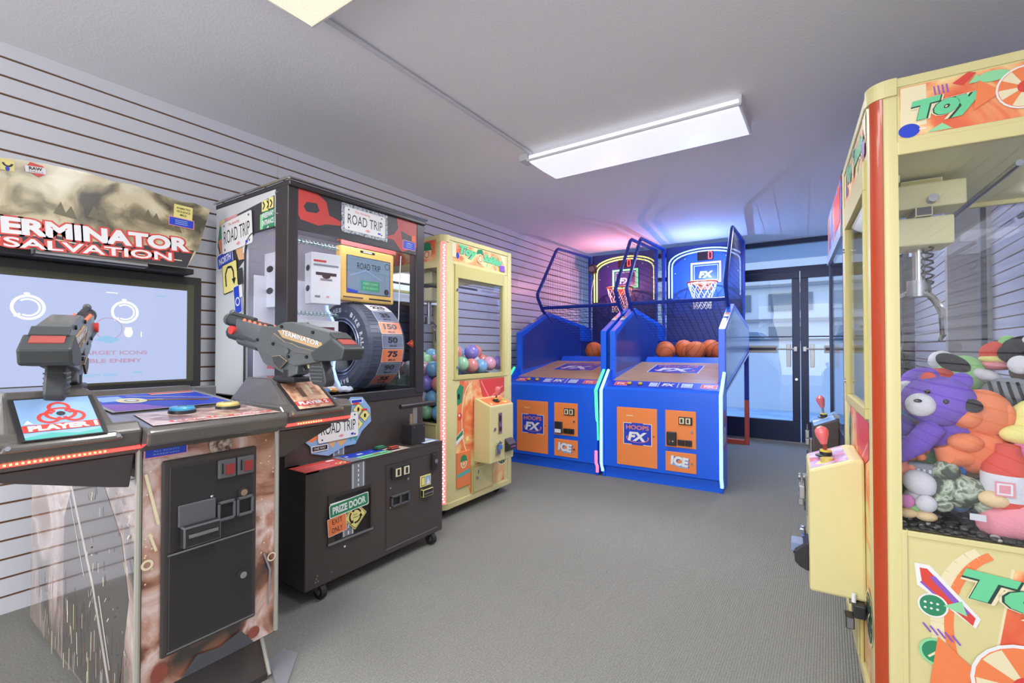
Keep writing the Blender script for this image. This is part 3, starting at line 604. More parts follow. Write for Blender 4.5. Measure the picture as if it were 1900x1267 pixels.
    p = P(); dx, dy = .004, -.006; p.tube([(jx+dx*k, jy+dy*k, jz+.038+h) for k, h in ((1, 0), (1.2, .008), (1.8, .03), (2, .045), (2.1, .055), (2.15, .060))], [.009, .012, .019, .02, .014, .004], M('joystick_knob_red', 'e47478', .25, coat=.5), 14); p.out('joystick_knob', jb, True)
    p = P(); p.cyl((.51, -.062, .705), (.51, -.064, .722), .018, M('drop_button', 'c8b860' if lit else 'e0a050', .35)); p.out('push_button', jb, True)
    p = P(); p.box(.385, .425, -.121, -.114, .50, .64, CHROME, .003); p.box(.395, .41, -.124, -.120, .58, .62, BPL); p.box(.395, .415, -.124, -.12, .515, .545, BPL); p.out('coin_mech', jb)
    p = P(); p.cyl((.345, -.121, .535), (.345, -.114, .535), .011, CHROME); p.out('lock', jb)
    p = P(); p.prism([(-.155, .385), (-.155, .42), (-.125, .445), (-.115, .455), (-.115, .36), (-.14, .37)], 0, .46, .55, BPL, .004); p.box(.475, .535, -.158, -.15, .395, .405, CHROME); p.out('bill_acceptor', jb)
    if not lit: p = P(); p.box(.47, .53, -.165, -.115, .30+.11, .44, M('bill_slot_blue', '7a8cae', .4), .003); p.out('bill_slot', jb)
    padlock(jb, .375, -.118, .40, 1.2, STEEL); padlock(jb, .395, -.12, .425, 1.0, M('padlock_blue', '5f86d0', .4, .3))
    p = P(); p.tube([(.36, -.12, .44), (.36, -.135, .44), (.395, -.135, .44), (.395, -.12, .44)], .004, CHROME, 6); p.out('hasp', jb)
    if not lit:
        padlock(jb, .40, -.128, .60, 1.5, STEEL); padlock(jb, .345, -.13, .555, 1.3, STEEL)
        p = P(); p.cyl((.33, -.14, .61), (.33, -.114, .61), .012, STEEL); p.box(.36, .40, -.135, -.114, .57, .59, STEEL, .002); p.out('latch', jb)
    # prize doors on the front
    p = P(); p.box(.275, .51, -.006, .004, .095, .29, CYD, .006); p.box(.29, .495, -.010, -.006, .11, .275, CY, .004); p.cyl((.32, -.018, .20), (.32, -.008, .20), .011, CHROME); p.box(.335, .34, -.012, -.009, .225, .25, BLACK); p.out('cash_door', t)
    p = P(); p.box(.125, .265, -.004, .006, .17, .40, ORANGE, .004); q = Art(p, (.125, -.004, .17), X, Z); q.rect(.0, .075, .13, .10, TEAL, 8); q.ell(.065, .155, .032, .034, CREAM); q.poly([(.03, .165), (.04, .20), (.065, .21), (.09, .20), (.10, .165)], GREEN); q.ring(.065, .15, .012, .02, ORANGE); p.out('prize_flap', t)
    if not lit:
        p = P(); p.box(.55, .60, -.03, .0, .27, .31, BPL, .004); p.box(.555, .60, -.05, -.028, .235, .27, STEEL, .003); p.cyl((.58, -.028, .31), (.58, -.028, .335), .006, WHITE); p.out('chute_lock', t)
    return t
claw((-1.985, 2.17), 90, 'yellow claw machine full of coloured balls with a lit pink corner strip', True)
claw((.049, 2.335), -86.6, 'yellow claw machine full of plush toys with an unlit red corner strip', False)
# coloured balls: against the near side pane (columns along the depth), behind the front pane, and the top layer
BCOL = [('blue', '86bfe8'), ('yellow', 'efe6a0'), ('red', 'ee958a'), ('green', 'aee6ae'), ('purple', '9a8ce6'), ('white', 'eceef2'), ('teal', '92d8cc'), ('pink', 'f0b0c6')]
BM = [M('ball_plastic_'+n, c, .22, coat=.7, noise=(9, [(.42, c), (.62, c), (.7, 'f0f0f2')], 1)) for n, c in BCOL]
proto = {}
def plastic_ball(x, y, z, k, lab):
    n = BCOL[k][0]
    if k not in proto:
        p = P(); p.sph((0, 0, 0), .052, BM[k], u=20, v=12); proto[k] = p.out('plastic_ball', smooth=True); o = proto[k]
    else: o = proto[k].copy(); COL.objects.link(o)
    o.location = (-1.985-y, 2.17+x, z); o.rotation_euler = (x*9, y*7, z*11); o['label'] = lab; o['category'] = 'ball'; o['group'] = 'plastic balls in the claw machine'
rd = random.Random(7); ordn = ['bottom', 'second', 'third', 'fourth', 'fifth', 'sixth']; cn = ['first', 'second', 'third', 'fourth', 'fifth', 'sixth', 'seventh']
seq = [0, 3, 1, 4, 1, 2, 0, 5, 2, 6, 0, 1, 2, 4, 5, 3, 1, 2, 0, 7, 5, 2, 0, 1, 4, 6, 3, 2]; si = 0
for row in range(4):
    for c in range(6):
        k = seq[si % len(seq)]; si += 1
        y = .10+c*.109+(.05 if row % 2 else 0)
        if y > .70: continue
        plastic_ball(.066+rd.uniform(0, .004), y, .655+row*.094+rd.uniform(0, .003), k, '%s plastic ball at the side pane, %s row up, %s from lit corner strip' % (BCOL[k][0], ordn[row], cn[c]))
top = [4, 3, 2, 0, 7, 4, 2, 1, 0, 5, 2, 4, 3, 7, 6, 0, 2, 1, 3, 0, 2, 4, 1, 5, 6, 0]; si = 0
for a in range(5):
    for b in range(6):
        k = top[(a*6+b) % len(top)]; x = .175+b*.105+(.05 if a % 2 else 0); y = .085+a*.11
        if x > .70 or (a > 3): continue
        plastic_ball(x-.01, y, .955+.012*math.sin(a*2+b*1.7)+(.018*a), k, '%s plastic ball on the pile top, %s row behind front pane, %s from left' % (BCOL[k][0], cn[a], cn[b]))
for x, y, k, w in ((.21, .20, 3, 'at the left'), (.35, .19, 0, 'in the middle'), (.44, .135, 4, 'in front, the largest looking'), (.55, .19, 2, 'right of the big purple one'), (.27, .14, 2, 'near the left front')):
    plastic_ball(x, y, 1.045, k, '%s plastic ball topmost behind the front pane, %s' % (BCOL[k][0], w))
# balls below the top layer seen through the side: hidden core of the pile
p = P(); p.box(-1.985-.66, -1.985-.12, 2.17+.13, 2.17+.66, .601, .90, M('chute_box_grey', '8f949c', .4), .02); p.out('ball_bin', label='grey inner bin under the coloured balls of the claw machine', cat='bin')
# ================================================================ road trip prize machine
RB = M('cabinet_dark_brown', '4a4240', .42, bump=(40, .15, .002)); RBK = M('post_black', '322e30', .35); RW = M('cabinet_side_pale', 'cfd3d6', .35)
INW = M('interior_white', 'e6e6ee', .4); REDP = M('pattern_red', 'b8433f', .4); DPAT = M('pattern_charcoal', '3a3a3f', .4); ASPH = M('road_print', '7e828a', .5)
MONS = M('small_screen_lit', '303840', .4, em=.75, emc='8aa2b8')
def plate(a, cu, cv, w, h, rot=0, frame=None):
    if frame: a.rect(cu-w*.56, cv-h*.62, cu+w*.56, cv+h*.62, frame, rot, h*.08)
    a.rect(cu-w/2, cv-h/2, cu+w/2, cv+h/2, GREY, rot, h*.08); a.rect(cu-w/2*.985, cv-h/2*.97, cu+w/2*.985, cv+h/2*.97, WHITE, rot, h*.08)
    c, s = math.cos(R(rot)), math.sin(R(rot))
    def at(u, v): return cu+u*c-v*s, cv+u*s+v*c
    a.txt('ROAD TRIP', *at(0, 0), w*.84, h*.42, BLACK, rot, bold=.0); a.txt('The Amazing', *at(-.08*w, h*.34), w*.36, h*.12, RED, rot)
    for u in (-.4, .4):
        for v in (-.38, .38): a.ell(*at(u*w, v*h), h*.035, h*.035, BLACK, 10)
    a.rect(cu+.30*w-.0*s, cv-.38*h, cu+.37*w, cv-.30*h, BLUE, rot); a.poly([at(-.02*w, -.34*h), at(.06*w, -.28*h), at(.12*w, -.35*h), at(.05*w, -.40*h)], PINK)
t = thing('prize_machine', 'black prize machine with licence plate signs, a big tyre wheel and gift boxes inside', 'arcade machine', (-1.80, 1.13, 0), 90)
Wr, Du = .83, .83; yu = .145
p = P(); p.box(0, Wr, 0, Du-.03, .062, .55, RB, .004); p.box(0, Wr, yu+.01, Du-.03, .55, .84, RB); p.box(-.001, .06, -.002, Du-.1, .545, .556, RB)
q = Art(p, (0, 0, 0), X, Z)
q.rect(.225, .43, .30, .548, ASPH); q.rect(.232, .43, .236, .548, WHITE); q.rect(.289, .43, .293, .548, WHITE)
for k in range(5): q.rect(.260, .44+k*.022, .266, .452+k*.022, WHITE)
q.line([(.425, .09), (.425, .50)], .0025, BLACK); q.line([(.425, .09), (.79, .09)], .003, GREY); q.line([(.425, .50), (.79, .50)], .002, BLACK)
for k in range(4): q.rect(.045+.004*k, .085+.012*(k % 3), .05+.004*k, .092+.012*(k % 3), GREY)
q.ell(.19, .19, .005, .005, WHITE); q.rect(.12, .10, .126, .105, GREY)
p.out('cabinet', t)
# prize opening with signs
p = P(); p.box(.105, .335, -.004, .0, .225, .435, M('opening_frame', '3a3433', .4)); p.box(.14, .325, -.006, -.003, .235, .42, M('opening_dark', '1a1718', .6)); p.box(.10, .34, -.012, 0, .222, .232, STEEL); p.box(.325, .333, -.014, 0, .23, .42, RB, .002)
q = Art(p, (0, -.006, 0), X, Z); q.rect(.175, .235, .235, .40, ASPH); q.rect(.18, .235, .184, .40, WHITE); q.rect(.226, .235, .230, .40, WHITE)
for k in range(6): q.rect(.203, .24+k*.028, .209, .255+k*.028, WHITE)
pd = p.out('prize_door', t)
p = P(); p.box(.11, .30, -.012, -.006, .345, .40, WHITE, .002); q = Art(p, (0, -.012, 0), X, Z)
q.rect(.104, .342, .312, .402, WHITE, 3, .008); q.rect(.108, .346, .308, .398, GREEN, 3, .007); q.txt('PRIZE DOOR', .208, .372, .175, .032, WHITE, 3, bold=.04); p.out('prize_door_sign', pd)
p = P(); q = Art(p, (0, -.009, 0), X, Z); q.rect(.195, .268, .285, .358, YEL, 45, .006); q.h += .001; q.rect(.199, .272, .281, .354, BLACK, 45, .006); q.rect(.201, .274, .279, .352, YEL, 45, .006)
for a0 in (20, 140, 260): q.ring(.24, .313, .026, .034, BLACK, a0, a0+85); q.poly([(.24+.041*math.cos(R(a0+85)), .313+.041*math.sin(R(a0+85))), (.24+.019*math.cos(R(a0+85)), .313+.019*math.sin(R(a0+85))), (.24+.03*math.cos(R(a0+112)), .313+.03*math.sin(R(a0+112)))], BLACK)
q.txt('PLAY', .24, .320, .024, .007, BLACK); q.txt('AGAIN', .24, .308, .03, .007, BLACK); p.out('arrow_sign', pd)
p = P(); q = Art(p, (0, -.011, 0), X, Z); q.rect(.098, .262, .192, .340, WHITE, 4, .004); q.rect(.10, .264, .19, .338, ORANGE, 4, .004); q.txt('EXIT', .145, .320, .05, .022, BLACK, 4); q.txt('ONLY', .145, .284, .055, .022, BLACK, 4); p.out('exit_sign', pd)
# coin hardware
p = P(); p.box(.455, .58, -.014, 0, .425, .485, BPL, .004)
for k in (.475, .53): p.box(k, k+.035, -.017, -.013, .435, .475, CREAM); p.box(k+.01, k+.025, -.018, -.016, .44, .47, BPL)
p.out('coin_slot', t)
p = P(); p.box(.455, .575, -.012, 0, .335, .342, GPL); p.box(.455, .575, -.012, 0, .288, .295, GPL); p.box(.455, .575, -.004, 0, .295, .335, BLACK)
for k in (.455, .51, .568): p.box(k, k+.007, -.012, 0, .29, .34, GPL)
p.out('coin_return', t)
p = P(); p.box(.655, .735, -.004, 0, .335, .395, YEL, .002); q = Art(p, (0, -.004, 0), X, Z); q.rect(.662, .342, .69, .388, DGREY); q.rect(.665, .345, .687, .385, YEL); q.rect(.695, .342, .728, .388, LBLUE); q.poly([(.70, .345), (.725, .345), (.712, .38)], WHITE); p.box(.66, .735, -.022, 0, .285, .325, BPL, .003); p.box(.668, .73, -.024, -.021, .298, .306, STEEL); p.out('bill_acceptor', t)
p = P(); p.box(.735, .775, -.02, 0, .41, .50, BPL, .008); p.cyl((.755, -.026, .46), (.755, -.02, .46), .012, CHROME); p.out('latch', t)
p = P(); p.cyl((.565, -.008, .405), (.565, 0, .405), .007, CHROME); p.cyl((.45, -.006, .385), (.45, 0, .385), .005, CHROME); p.cyl((.45, -.006, .29), (.45, 0, .29), .005, CHROME); p.out('lock', t)
for x, y in ((.085, .02), (Wr-.07, .02), (.085, Du-.1), (Wr-.07, Du-.1)):
    p = P(); p.cyl((x-.012, y, .031), (x+.012, y, .031), .031, RUB, n=24); p.cyl((x-.014, y, .031), (x+.014, y, .031), .014, STEEL)
    for u in (-.018, .014): p.prism([(y-.01, .062), (y+.05, .062), (y+.008, .024), (y-.008, .024)], 0, x+u, x+u+.004, CHROME)
    p.out('caster', t)
# shelf print, buttons
p = P(); p.box(0, Wr, -.002, yu+.01, .548, .556, RB); q = Art(p, (0, -.002, .556), X, Y)
q.rect(-.0, .0, .225, .13, RED)
for k in range(3): q.rect(.01, .02+k*.03, .15, .026+k*.03, PINK)
q.rect(.165, .095, .205, .115, WHITE)
for k in range(2): q.rect(.165+k*.025, .02, .19+k*.025, .045, YEL, 45); q.rect(.17+k*.025, .025, .185+k*.025, .04, RED, 45)
q.rect(.225, 0, .29, .15, ASPH); q.rect(.25, .065, .262, .078, WHITE); q.rect(.29, .06, .47, .14, BLUE); q.rect(.255, .07, .29, .14, BLUE); q.rect(.29, .0, .47, .06, LGREEN); q.ell(.27, .10, .009, .009, WHITE); q.rect(.33, .09, .42, .11, WHITE, 4); q.rect(.36, .095, .46, .125, BLUE, 8); q.rect(.30, .02, .46, .03, GREEN); q.rect(.38, .035, .42, .045, RED)
q.rect(.47, .0, .585, .10, M('print_map', 'c8b8a8', .4)); q.rect(.50, .07, .53, .09, YEL)
q.rect(.70, .01, .815, .12, LBLUE); q.rect(.71, .02, .80, .05, WHITE); q.rect(.71, .07, .80, .10, WHITE)
p.out('control_shelf', t)
for (x, y, m) in ((.475, .105, M('button_green', '3ca87c', .35)), (.51, .045, M('button_red', 'e85038', .35))):
    p = P(); p.box(x-.032, x+.032, y-.02, y+.02, .556, .562, BPL, .002); p.box(x-.028, x+.028, y-.016, y+.016, .562, .574, m, .004); p.out('push_button', t)
# lever
p = P(); p.box(.635, .735, .04, .12, .556, .665, RBK, .003); p.cyl((.65, .036, .65), (.65, .04, .65), .004, CHROME); p.cyl((.72, .036, .65), (.72, .04, .65), .004, CHROME); lv = p.out('lever_housing', t)
p = P(); p.box(.668, .70, .065, .075, .66, .755, M('lever_arm_metal', '9d9a94', .35, .5), .003); p.box(.65, .664, .065, .075, .66, .72, M('lever_brass', 'b0946a', .4, .4), .002); p.out('lever_arm', lv)
p = P(); p.cyl((.58, .068, .765), (.83, .068, .765), .013, BPL); p.out('lever_handle', lv, True)
# road trip logo cutout on the slanted back
p = P(); q = Art(p, (0, yu+.008, 0), X, Z); q.rect(.235, .56, .30, .80, ASPH); q.rect(.24, .56, .243, .80, WHITE); q.rect(.292, .56, .295, .80, WHITE)
for k in range(5): q.rect(.265, .57+k*.05, .27, .59+k*.05, WHITE)
q.h += .003
q.poly([(.075, .665), (.10, .72), (.145, .735), (.17, .775), (.30, .80), (.33, .835), (.40, .83), (.45, .77), (.455, .70), (.40, .66), (.36, .60), (.30, .60), (.21, .57), (.12, .595), (.115, .63)], LBLUE)
q.poly([(.09, .665), (.108, .71), (.15, .72), (.165, .66), (.12, .645)], ORANGE); q.rect(.14, .68, .20, .75, BLUE, -20); q.poly([(.17, .775), (.31, .795), (.33, .76), (.20, .74)], LGREEN); q.poly([(.22, .77), (.28, .782), (.27, .75), (.22, .745)], PINK)
q.poly([(.20, .64), (.32, .66), (.30, .615), (.27, .605), (.25, .635), (.23, .60)], M('print_tan', 'e0b080', .4)); q.poly([(.32, .655), (.38, .665), (.365, .61), (.345, .635), (.33, .615)], TEAL)
for cu, cv in ((.375, .77), (.415, .735), (.372, .695)): q.rect(cu-.024, cv-.024, cu+.024, cv+.024, BLACK, 45); q.rect(cu-.022, cv-.022, cu+.022, cv+.022, YEL, 45); q.ell(cu, cv, .007, .011, BLACK, 10)
q.rect(.33, .80, .40, .822, WHITE); q.rect(.335, .804, .395, .818, BLUE); q.rect(.12, .60, .205, .628, WHITE); q.rect(.124, .604, .201, .624, BLACK); q.txt('ONE WAY', .162, .614, .06, .011, WHITE)
for u, v in ((.36, .80), (.41, .765), (.362, .728)): q.rect(u-.018, v-.005, u+.018, v+.005, RED)
plate(q, .262, .698, .225, .125, 1); p.out('logo_sign', t)
# upper cabinet
p = P(); p.box(.0, Wr, yu+.005, Du-.03, .80, .85, RBK, .004)
p.box(-.001, Wr+.001, yu-.012, Du-.02, 1.785, 1.81, RBK, .006); p.box(0, .05, yu, yu+.10, .82, 1.79, RBK, .004); p.box(Wr-.06, Wr, yu, yu+.06, .82, 1.79, RBK, .004)
for z in (1.77, 1.675): p.cyl((-.003, yu+.092, z), (.0, yu+.092, z), .006, CHROME)
p.box(Wr-.02, Wr, Du-.08, Du-.03, .82, 1.79, RBK); p.out('upper_frame', t)
p = P(); p.tube([(-.006, Du-.02, 1.815), (-.006, yu-.01, 1.815), (.0, yu-.018, 1.815), (Wr+.004, yu-.018, 1.815)], .006, CHROME, 6); p.out('chrome_edge', t)
p = P()   # pale near side with a rounded opening
ya, yb = yu+.10, Du-.03; wy0, wy1, wz0, wz1 = yu+.10, .50, .86, 1.615
def sidepanel(p, x0, x1, m):
    cor = [(wy1-.09+.09*math.cos(R(a)), wz1-.09+.09*math.sin(R(a))) for a in range(0, 91, 15)]
    out = [(ya, wz1)]+[]
    p.prism([(ya, 1.785), (yb, 1.785), (yb, wz1), (ya, wz1)], 0, x0, x1, m); p.prism([(wy1, wz0), (yb, wz0), (yb, wz1), (wy1, wz1)], 0, x0, x1, m)
    p.box(x0, x1, ya, yb, .845, wz0, m); p.prism([(wy1, wz1)]+cor[::-1], 0, x0, x1, m)
sidepanel(p, 0, .012, RW)
q = Art(p, (0, 0, 0), NY, Z)   # u = -y
q.poly([(-.785, 1.60), (-.76, 1.71), (-.25, 1.76), (-.25, 1.615), (-.41, 1.615), (-.49, 1.57), (-.505, 1.50), (-.60, 1.44), (-.74, 1.50)], DPAT)
q.poly([(-.78, 1.60), (-.76, 1.70), (-.70, 1.705), (-.72, 1.55)], GREEN); q.poly([(-.77, 1.70), (-.755, 1.72), (-.58, 1.73), (-.60, 1.70)], PINK); q.poly([(-.755, 1.72), (-.755, 1.69), (-.71, 1.695), (-.71, 1.72)], YEL)
q.poly([(-.775, 1.62), (-.73, 1.63), (-.69, 1.50), (-.73, 1.50)], ORANGE); q.poly([(-.745, 1.62), (-.725, 1.62), (-.70, 1.54)], YEL)
q.rect(-.345, 1.615, -.25, 1.70, GREEN); q.rect(-.37, 1.62, -.345, 1.69, LGREEN); q.txt('FREEWAY', -.302, 1.682, .098, .024, WHITE, 3, bold=.03); q.txt('ENTRANCE', -.302, 1.648, .098, .024, WHITE, 3, bold=.03)
q.rect(-.355, 1.70, -.30, 1.75, YEL); q.rect(-.295, 1.705, -.255, 1.755, YEL)
for u in (-.345, -.31, -.282): q.line([(u, 1.745), (u+.016, 1.727), (u, 1.71)], .008, BLACK)
q.poly([(-.32, 1.615), (-.295, 1.63), (-.29, 1.615)], WHITE)
q.rect(-.78, 1.48, -.62, 1.56, WHITE, 12, .01); q.rect(-.775, 1.485, -.625, 1.555, BLUE, 12, .01); q.txt('NORTH', -.70, 1.52, .12, .035, WHITE, 12, bold=.03)
q.poly([(-.60, 1.57), (-.49, 1.60), (-.50, 1.50), (-.56, 1.50)], M('print_tan', 'e0b080', .4)); q.rect(-.52, 1.53, -.495, 1.57, WHITE)
q.rect(-.72, 1.35, -.57, 1.50, BLACK, 8, .01); q.rect(-.716, 1.354, -.574, 1.496, YEL, 8, .01); q.line([(-.68, 1.38), (-.69, 1.44), (-.67, 1.475), (-.63, 1.475), (-.61, 1.45), (-.605, 1.41)], .012, BLACK); q.poly([(-.625, 1.415), (-.585, 1.42), (-.60, 1.385)], BLACK)
q.rect(-.60, 1.24, -.53, 1.38, WHITE, 10, .008); q.rect(-.596, 1.244, -.534, 1.376, BLUE, 10, .008); q.ring(-.565, 1.30, .015, .022, WHITE); q.rect(-.55, 1.32, -.52, 1.38, WHITE, 8); q.rect(-.56, 1.38, -.52, 1.46, DPAT, 8)
plate(q, -.58, 1.635, .30, .16, 5, None); p.out('side_panel', t)
p = P(); cor = [(wy1-.09+.09*math.cos(R(a)), wz1-.09+.09*math.sin(R(a))) for a in range(0, 91, 15)]
p.tube([(-.003, wy1, .86)]+[(-.003, y, z) for y, z in cor]+[(-.003, wy0, wz1)], .005, RBK, 6); p.out('window_trim', t)
p = P(); p.box(.004, .008, wy0, wy1+.0, wz0, wz1, CLEAR); p.out('side_pane', t)
p = P(); p.box(Wr-.008, Wr-.004, yu+.06, Du-.08, .86, 1.60, CLEAR); p.out('side_pane', t)
p = P(); p.box(.05, Wr-.06, yu+.012, yu+.016, .85, 1.62, CLEAR); p.out('front_pane', t)
# marquee
p = P(); p.box(.05, Wr-.06, yu+.002, yu+.02, 1.605, 1.787, DPAT); q = Art(p, (0, yu+.002, 0), X, Z)
q.poly([(.05, 1.787), (.14, 1.787), (.19, 1.76), (.205, 1.70), (.27, 1.685), (.27, 1.665), (.19, 1.655), (.15, 1.64), (.06, 1.65), (.05, 1.67)], REDP)
q.poly([(.075, 1.71), (.09, 1.735), (.14, 1.74), (.155, 1.71), (.14, 1.695), (.09, 1.69)], DPAT)
q.poly([(.77, 1.787), (.62, 1.787), (.63, 1.73), (.60, 1.69), (.555, 1.672), (.555, 1.66), (.60, 1.66), (.64, 1.62), (.66, 1.605), (.77, 1.65)], REDP); q.poly([(.65, 1.72), (.75, 1.70), (.75, 1.66), (.66, 1.67)], DPAT)
q.rect(.665, 1.625, .758, 1.675, PINK); q.rect(.668, 1.628, .755, 1.672, BLUE); q.rect(.70, 1.657, .72, 1.662, PINK)
for k in range(3): q.rect(.69, 1.637+k*.01, .735, 1.640+k*.01, LBLUE)
q.rect(.73, 1.677, .758, 1.71, M('sticker_orange', 'f06a30', .4))
plate(q, .413, 1.71, .255, .115, 0, M('plate_frame_metal', '8f99a8', .4, noise=(90, [(.4, '60646e'), (.6, 'c4ccd6')]))); p.out('marquee', t)
# interior: white liner, divider with curved edge, shelf bars
p = P(); p.box(.012, Wr-.02, Du-.06, Du-.05, .85, 1.74, INW); p.box(.012, Wr-.01, yu+.03, Du-.05, .845, .85, INW); p.box(.012, Wr-.01, yu+.03, Du-.05, 1.74, 1.75, INW)
cur = [(.40, 1.42), (.395, 1.33), (.40, 1.28), (.43, 1.235), (.455, 1.18), (.46, 1.10), (.445, 1.02), (.44, .96), (.46, .90), (.49, .85)]
p.prism([(.012, .85), (.012, 1.42)]+cur, 1, .44, .45, INW); p.out('interior_liner', t)
p = P(); p.tube([(x-.004, .434, z) for x, z in cur], .006, M('led_edge_blue', 'a8c4ff', .4, em=1.6), 6); p.out('led_edge', t)
p = P(); p.box(.10, .74, .19, .27, 1.72, 1.735, M('prize_case_fill_glow', 'f6f4ff', .4, em=12)); p.out('inner_light', t)  # added glowing panel, hidden behind the marquee, to brighten the case
# monitor
p = P(); p.box(.415, .785, .35, .40, 1.36, 1.66, M('monitor_bezel_yellow', 'f0c468', .4), .012); q = Art(p, (0, .35, 0), X, Z)
q.rect(.45, 1.405, .755, 1.612, DGREY); q.rect(.456, 1.41, .749, 1.607, MONS); q.rect(.54, 1.635, .64, 1.648, BLACK); q.rect(.56, 1.638, .62, 1.645, WHITE); q.rect(.43, 1.378, .56, 1.386, BROWN); q.rect(.60, 1.378, .76, 1.386, BLACK)
q.txt('ROAD TRIP', .60, 1.56, .16, .035, BLACK); q.rect(.545, 1.425, .675, 1.482, M('screen_green', '3c8a68', .4, em=.4)); q.txt('INSERT COINS', .61, 1.467, .10, .012, LGREEN, bold=.02); q.txt('0 / 4 CREDITS', .61, 1.442, .10, .012, LGREEN, bold=.02)
q.poly([(.456, 1.43), (.53, 1.42), (.52, 1.41), (.456, 1.41)], BLUE); q.ell(.725, 1.43, .018, .018, DPAT); q.ring(.73, 1.58, .014, .018, DPAT); q.line([(.47, 1.50), (.58, 1.54), (.70, 1.49)], .004, LBLUE); p.out('monitor', t, loc=(0, 0, -.03))
p = P(); p.box(.43, .80, .36, .40, 1.655, 1.70, M('header_salmon', 'd87068', .45)); p.box(.42, .80, .352, .36, 1.632, 1.70, M('header_salmon', 'd87068', .45)); p.out('monitor_header', t)
# big wheel: axis along x, number panels on its tread
wc = Vector((0, .435, 1.085)); wr_ = .245; x0, x1 = .475, .735
TY = M('wheel_dark_vinyl', '4c5260', .4); WG = M('wheel_spoke_grey', '6c7280', .4)
p = P(); prof = [(wr_*.62, x0+.03), (wr_*.66, x0+.004), (wr_*.8, x0-.006), (wr_*.95, x0+.004), (wr_, x0+.022), (wr_, x1-.02), (wr_*.95, x1), (wr_*.6, x1)]
p.lathe([(a, b) for a, b in prof], wc, TY, 64, 'x')
for k in range(64):
    a = 2*math.pi*k/64; y, z = wc.y+wr_*1.0*math.cos(a), wc.z+wr_*1.0*math.sin(a)
    p.tube([(x0+.03, y, z), (x0+.075, y, z)], .0015, BPL, 4)
for rr, m_ in ((.64, M('wheel_chrome_blue', 'b4c4e0', .25, .7)), (.60, BPL), (.57, M('wheel_chrome_blue', 'b4c4e0', .25, .7))): p.tube([(x0+.004, wc.y+wr_*rr*math.cos(2*math.pi*k/48), wc.z+wr_*rr*math.sin(2*math.pi*k/48)) for k in range(48)], .004, m_, 6, closed=True)
nm = ['225', '35', '150', '50', '75', '90', '35', '225', '50', '75', '150', '35', '225', '90', '150', '50', '75', '35', '90', '50']
for k in range(20):
    a = R(180-60+18*k); rad, tan = Vector((0, math.cos(a), math.sin(a))), Vector((0, -math.sin(a), math.cos(a)))
    s = nm[k]; o = wc+rad*(wr_+.0012); up = -tan if True else tan
    U = Vector((1, 0, 0)); 
    if U.cross(up).dot(rad) < 0: up = -up
    q = Art(p, o+Vector((x0+.085, 0, 0)), U, up, .0008, .0003); bgm = ORANGE if k in (2, 4, 6, 10, 14, 16) else (WHITE if k in (0, 7, 12) else M('wheel_panel_grey', '747c90', .4))
    q.rect(0, -.0365, .15, .0365, WHITE); q.rect(.002, -.0345, .148, .0345, bgm); q.txt(s, .075, .008, .095 if len(s) > 2 else .07, .034, BLACK, bold=.05); q.txt('MILES', .075, -.024, .05, .011, BLACK, bold=.03)
for s, a0 in (('GAMES . BIKE RALLY', 62), ('BAY', 248)):
    for j, ch in enumerate(s):
        if ch == ' ': continue
        th = R(a0+7.6*j); rad = Vector((0, math.cos(th), math.sin(th))); Ud = rad.cross(Vector(NX))
        q = Art(p, Vector((x0-.0065, wc.y, wc.z))+rad*wr_*.81, Ud, rad, .0012)
        q.txt(ch, 0, 0, .005 if ch in 'I.' else .021, .026 if ch != '.' else .005, WHITE, bold=.05)
p.out('number_wheel', t)
p = P(); p.prism([(.73, 1.10), (.80, 1.14), (.80, 1.06)], 1, yu+.03, yu+.038, M('pointer_red', 'c84838', .4)); p.prism([(.748, 1.10), (.79, 1.125), (.79, 1.075)], 1, yu+.027, yu+.03, ORANGE); p.out('wheel_pointer', t)
p = P(); p.tube([(.72, .22, 1.60), (.728, .24, 1.45), (.722, .24, 1.25), (.715, .25, 1.1), (.73, .24, .9)], .003, WHITE, 6); p.out('cable', t)
# prizes on spiral hooks
def hook(x, y, z, ln, dirx=1):
    p = P(); p.tube([(-1.80-y, 1.13+x+dirx*ln*k/60, z) for k in (0, 60)], .0025, STEEL, 5)
    p.tube([(-1.80-y+.010*math.cos(k*.9), 1.13+x+dirx*ln*k/90, z+.010*math.sin(k*.9)) for k in range(91)], .0018, M('hook_coil_teal', '7fb4a8', .3, .3), 4)
    return p
for x, y, z, w in ((.06, .24, 1.575, 'uppermost, above the big white box'), (.06, .24, 1.24, 'in the middle, above the box with red glasses'), (.06, .24, 1.02, 'lowest, near the floor of the case')):
    hook(x, y, z, .26).out('spiral_hook', label='coiled prize hook in the prize machine, '+w, cat='hook', group='spiral hooks')
def gift(x, y, z, w, d, h, rz, lab, body, arts):
    o = thing('gift_box', lab, 'box', (-1.80-y, 1.13+x, z), 90+rz, 'prize boxes'); p = P(); p.box(-w/2, w/2, 0, d, 0, h, body, .002); p.out('carton', o)
    p = P(); arts(Art(p, (-w/2, 0, 0), X, Z), w, h); q = Art(p, (-w/2, d, 0), NY, Z); q.ell(d*.5, h*.7, d*.3, h*.06, DPAT); q.ell(d*.5, h*.3, d*.3, h*.06, DPAT); p.out('label_print', o)
def a1(q, w, h):
    q.rect(w*.08, h*.82, w*.5, h*.86, RED); q.rect(w*.08, h*.74, w*.92, h*.78, GREY); q.rect(w*.15, h*.56, w*.85, h*.62, DPAT); q.ell(w*.5, h*.55, w*.14, h*.05, DPAT); q.rect(w*.3, h*.46, w*.7, h*.5, GREY); q.rect(w*.12, h*.12, w*.3, h*.16, GREY); q.rect(w*.5, h*.12, w*.6, h*.16, PINK)
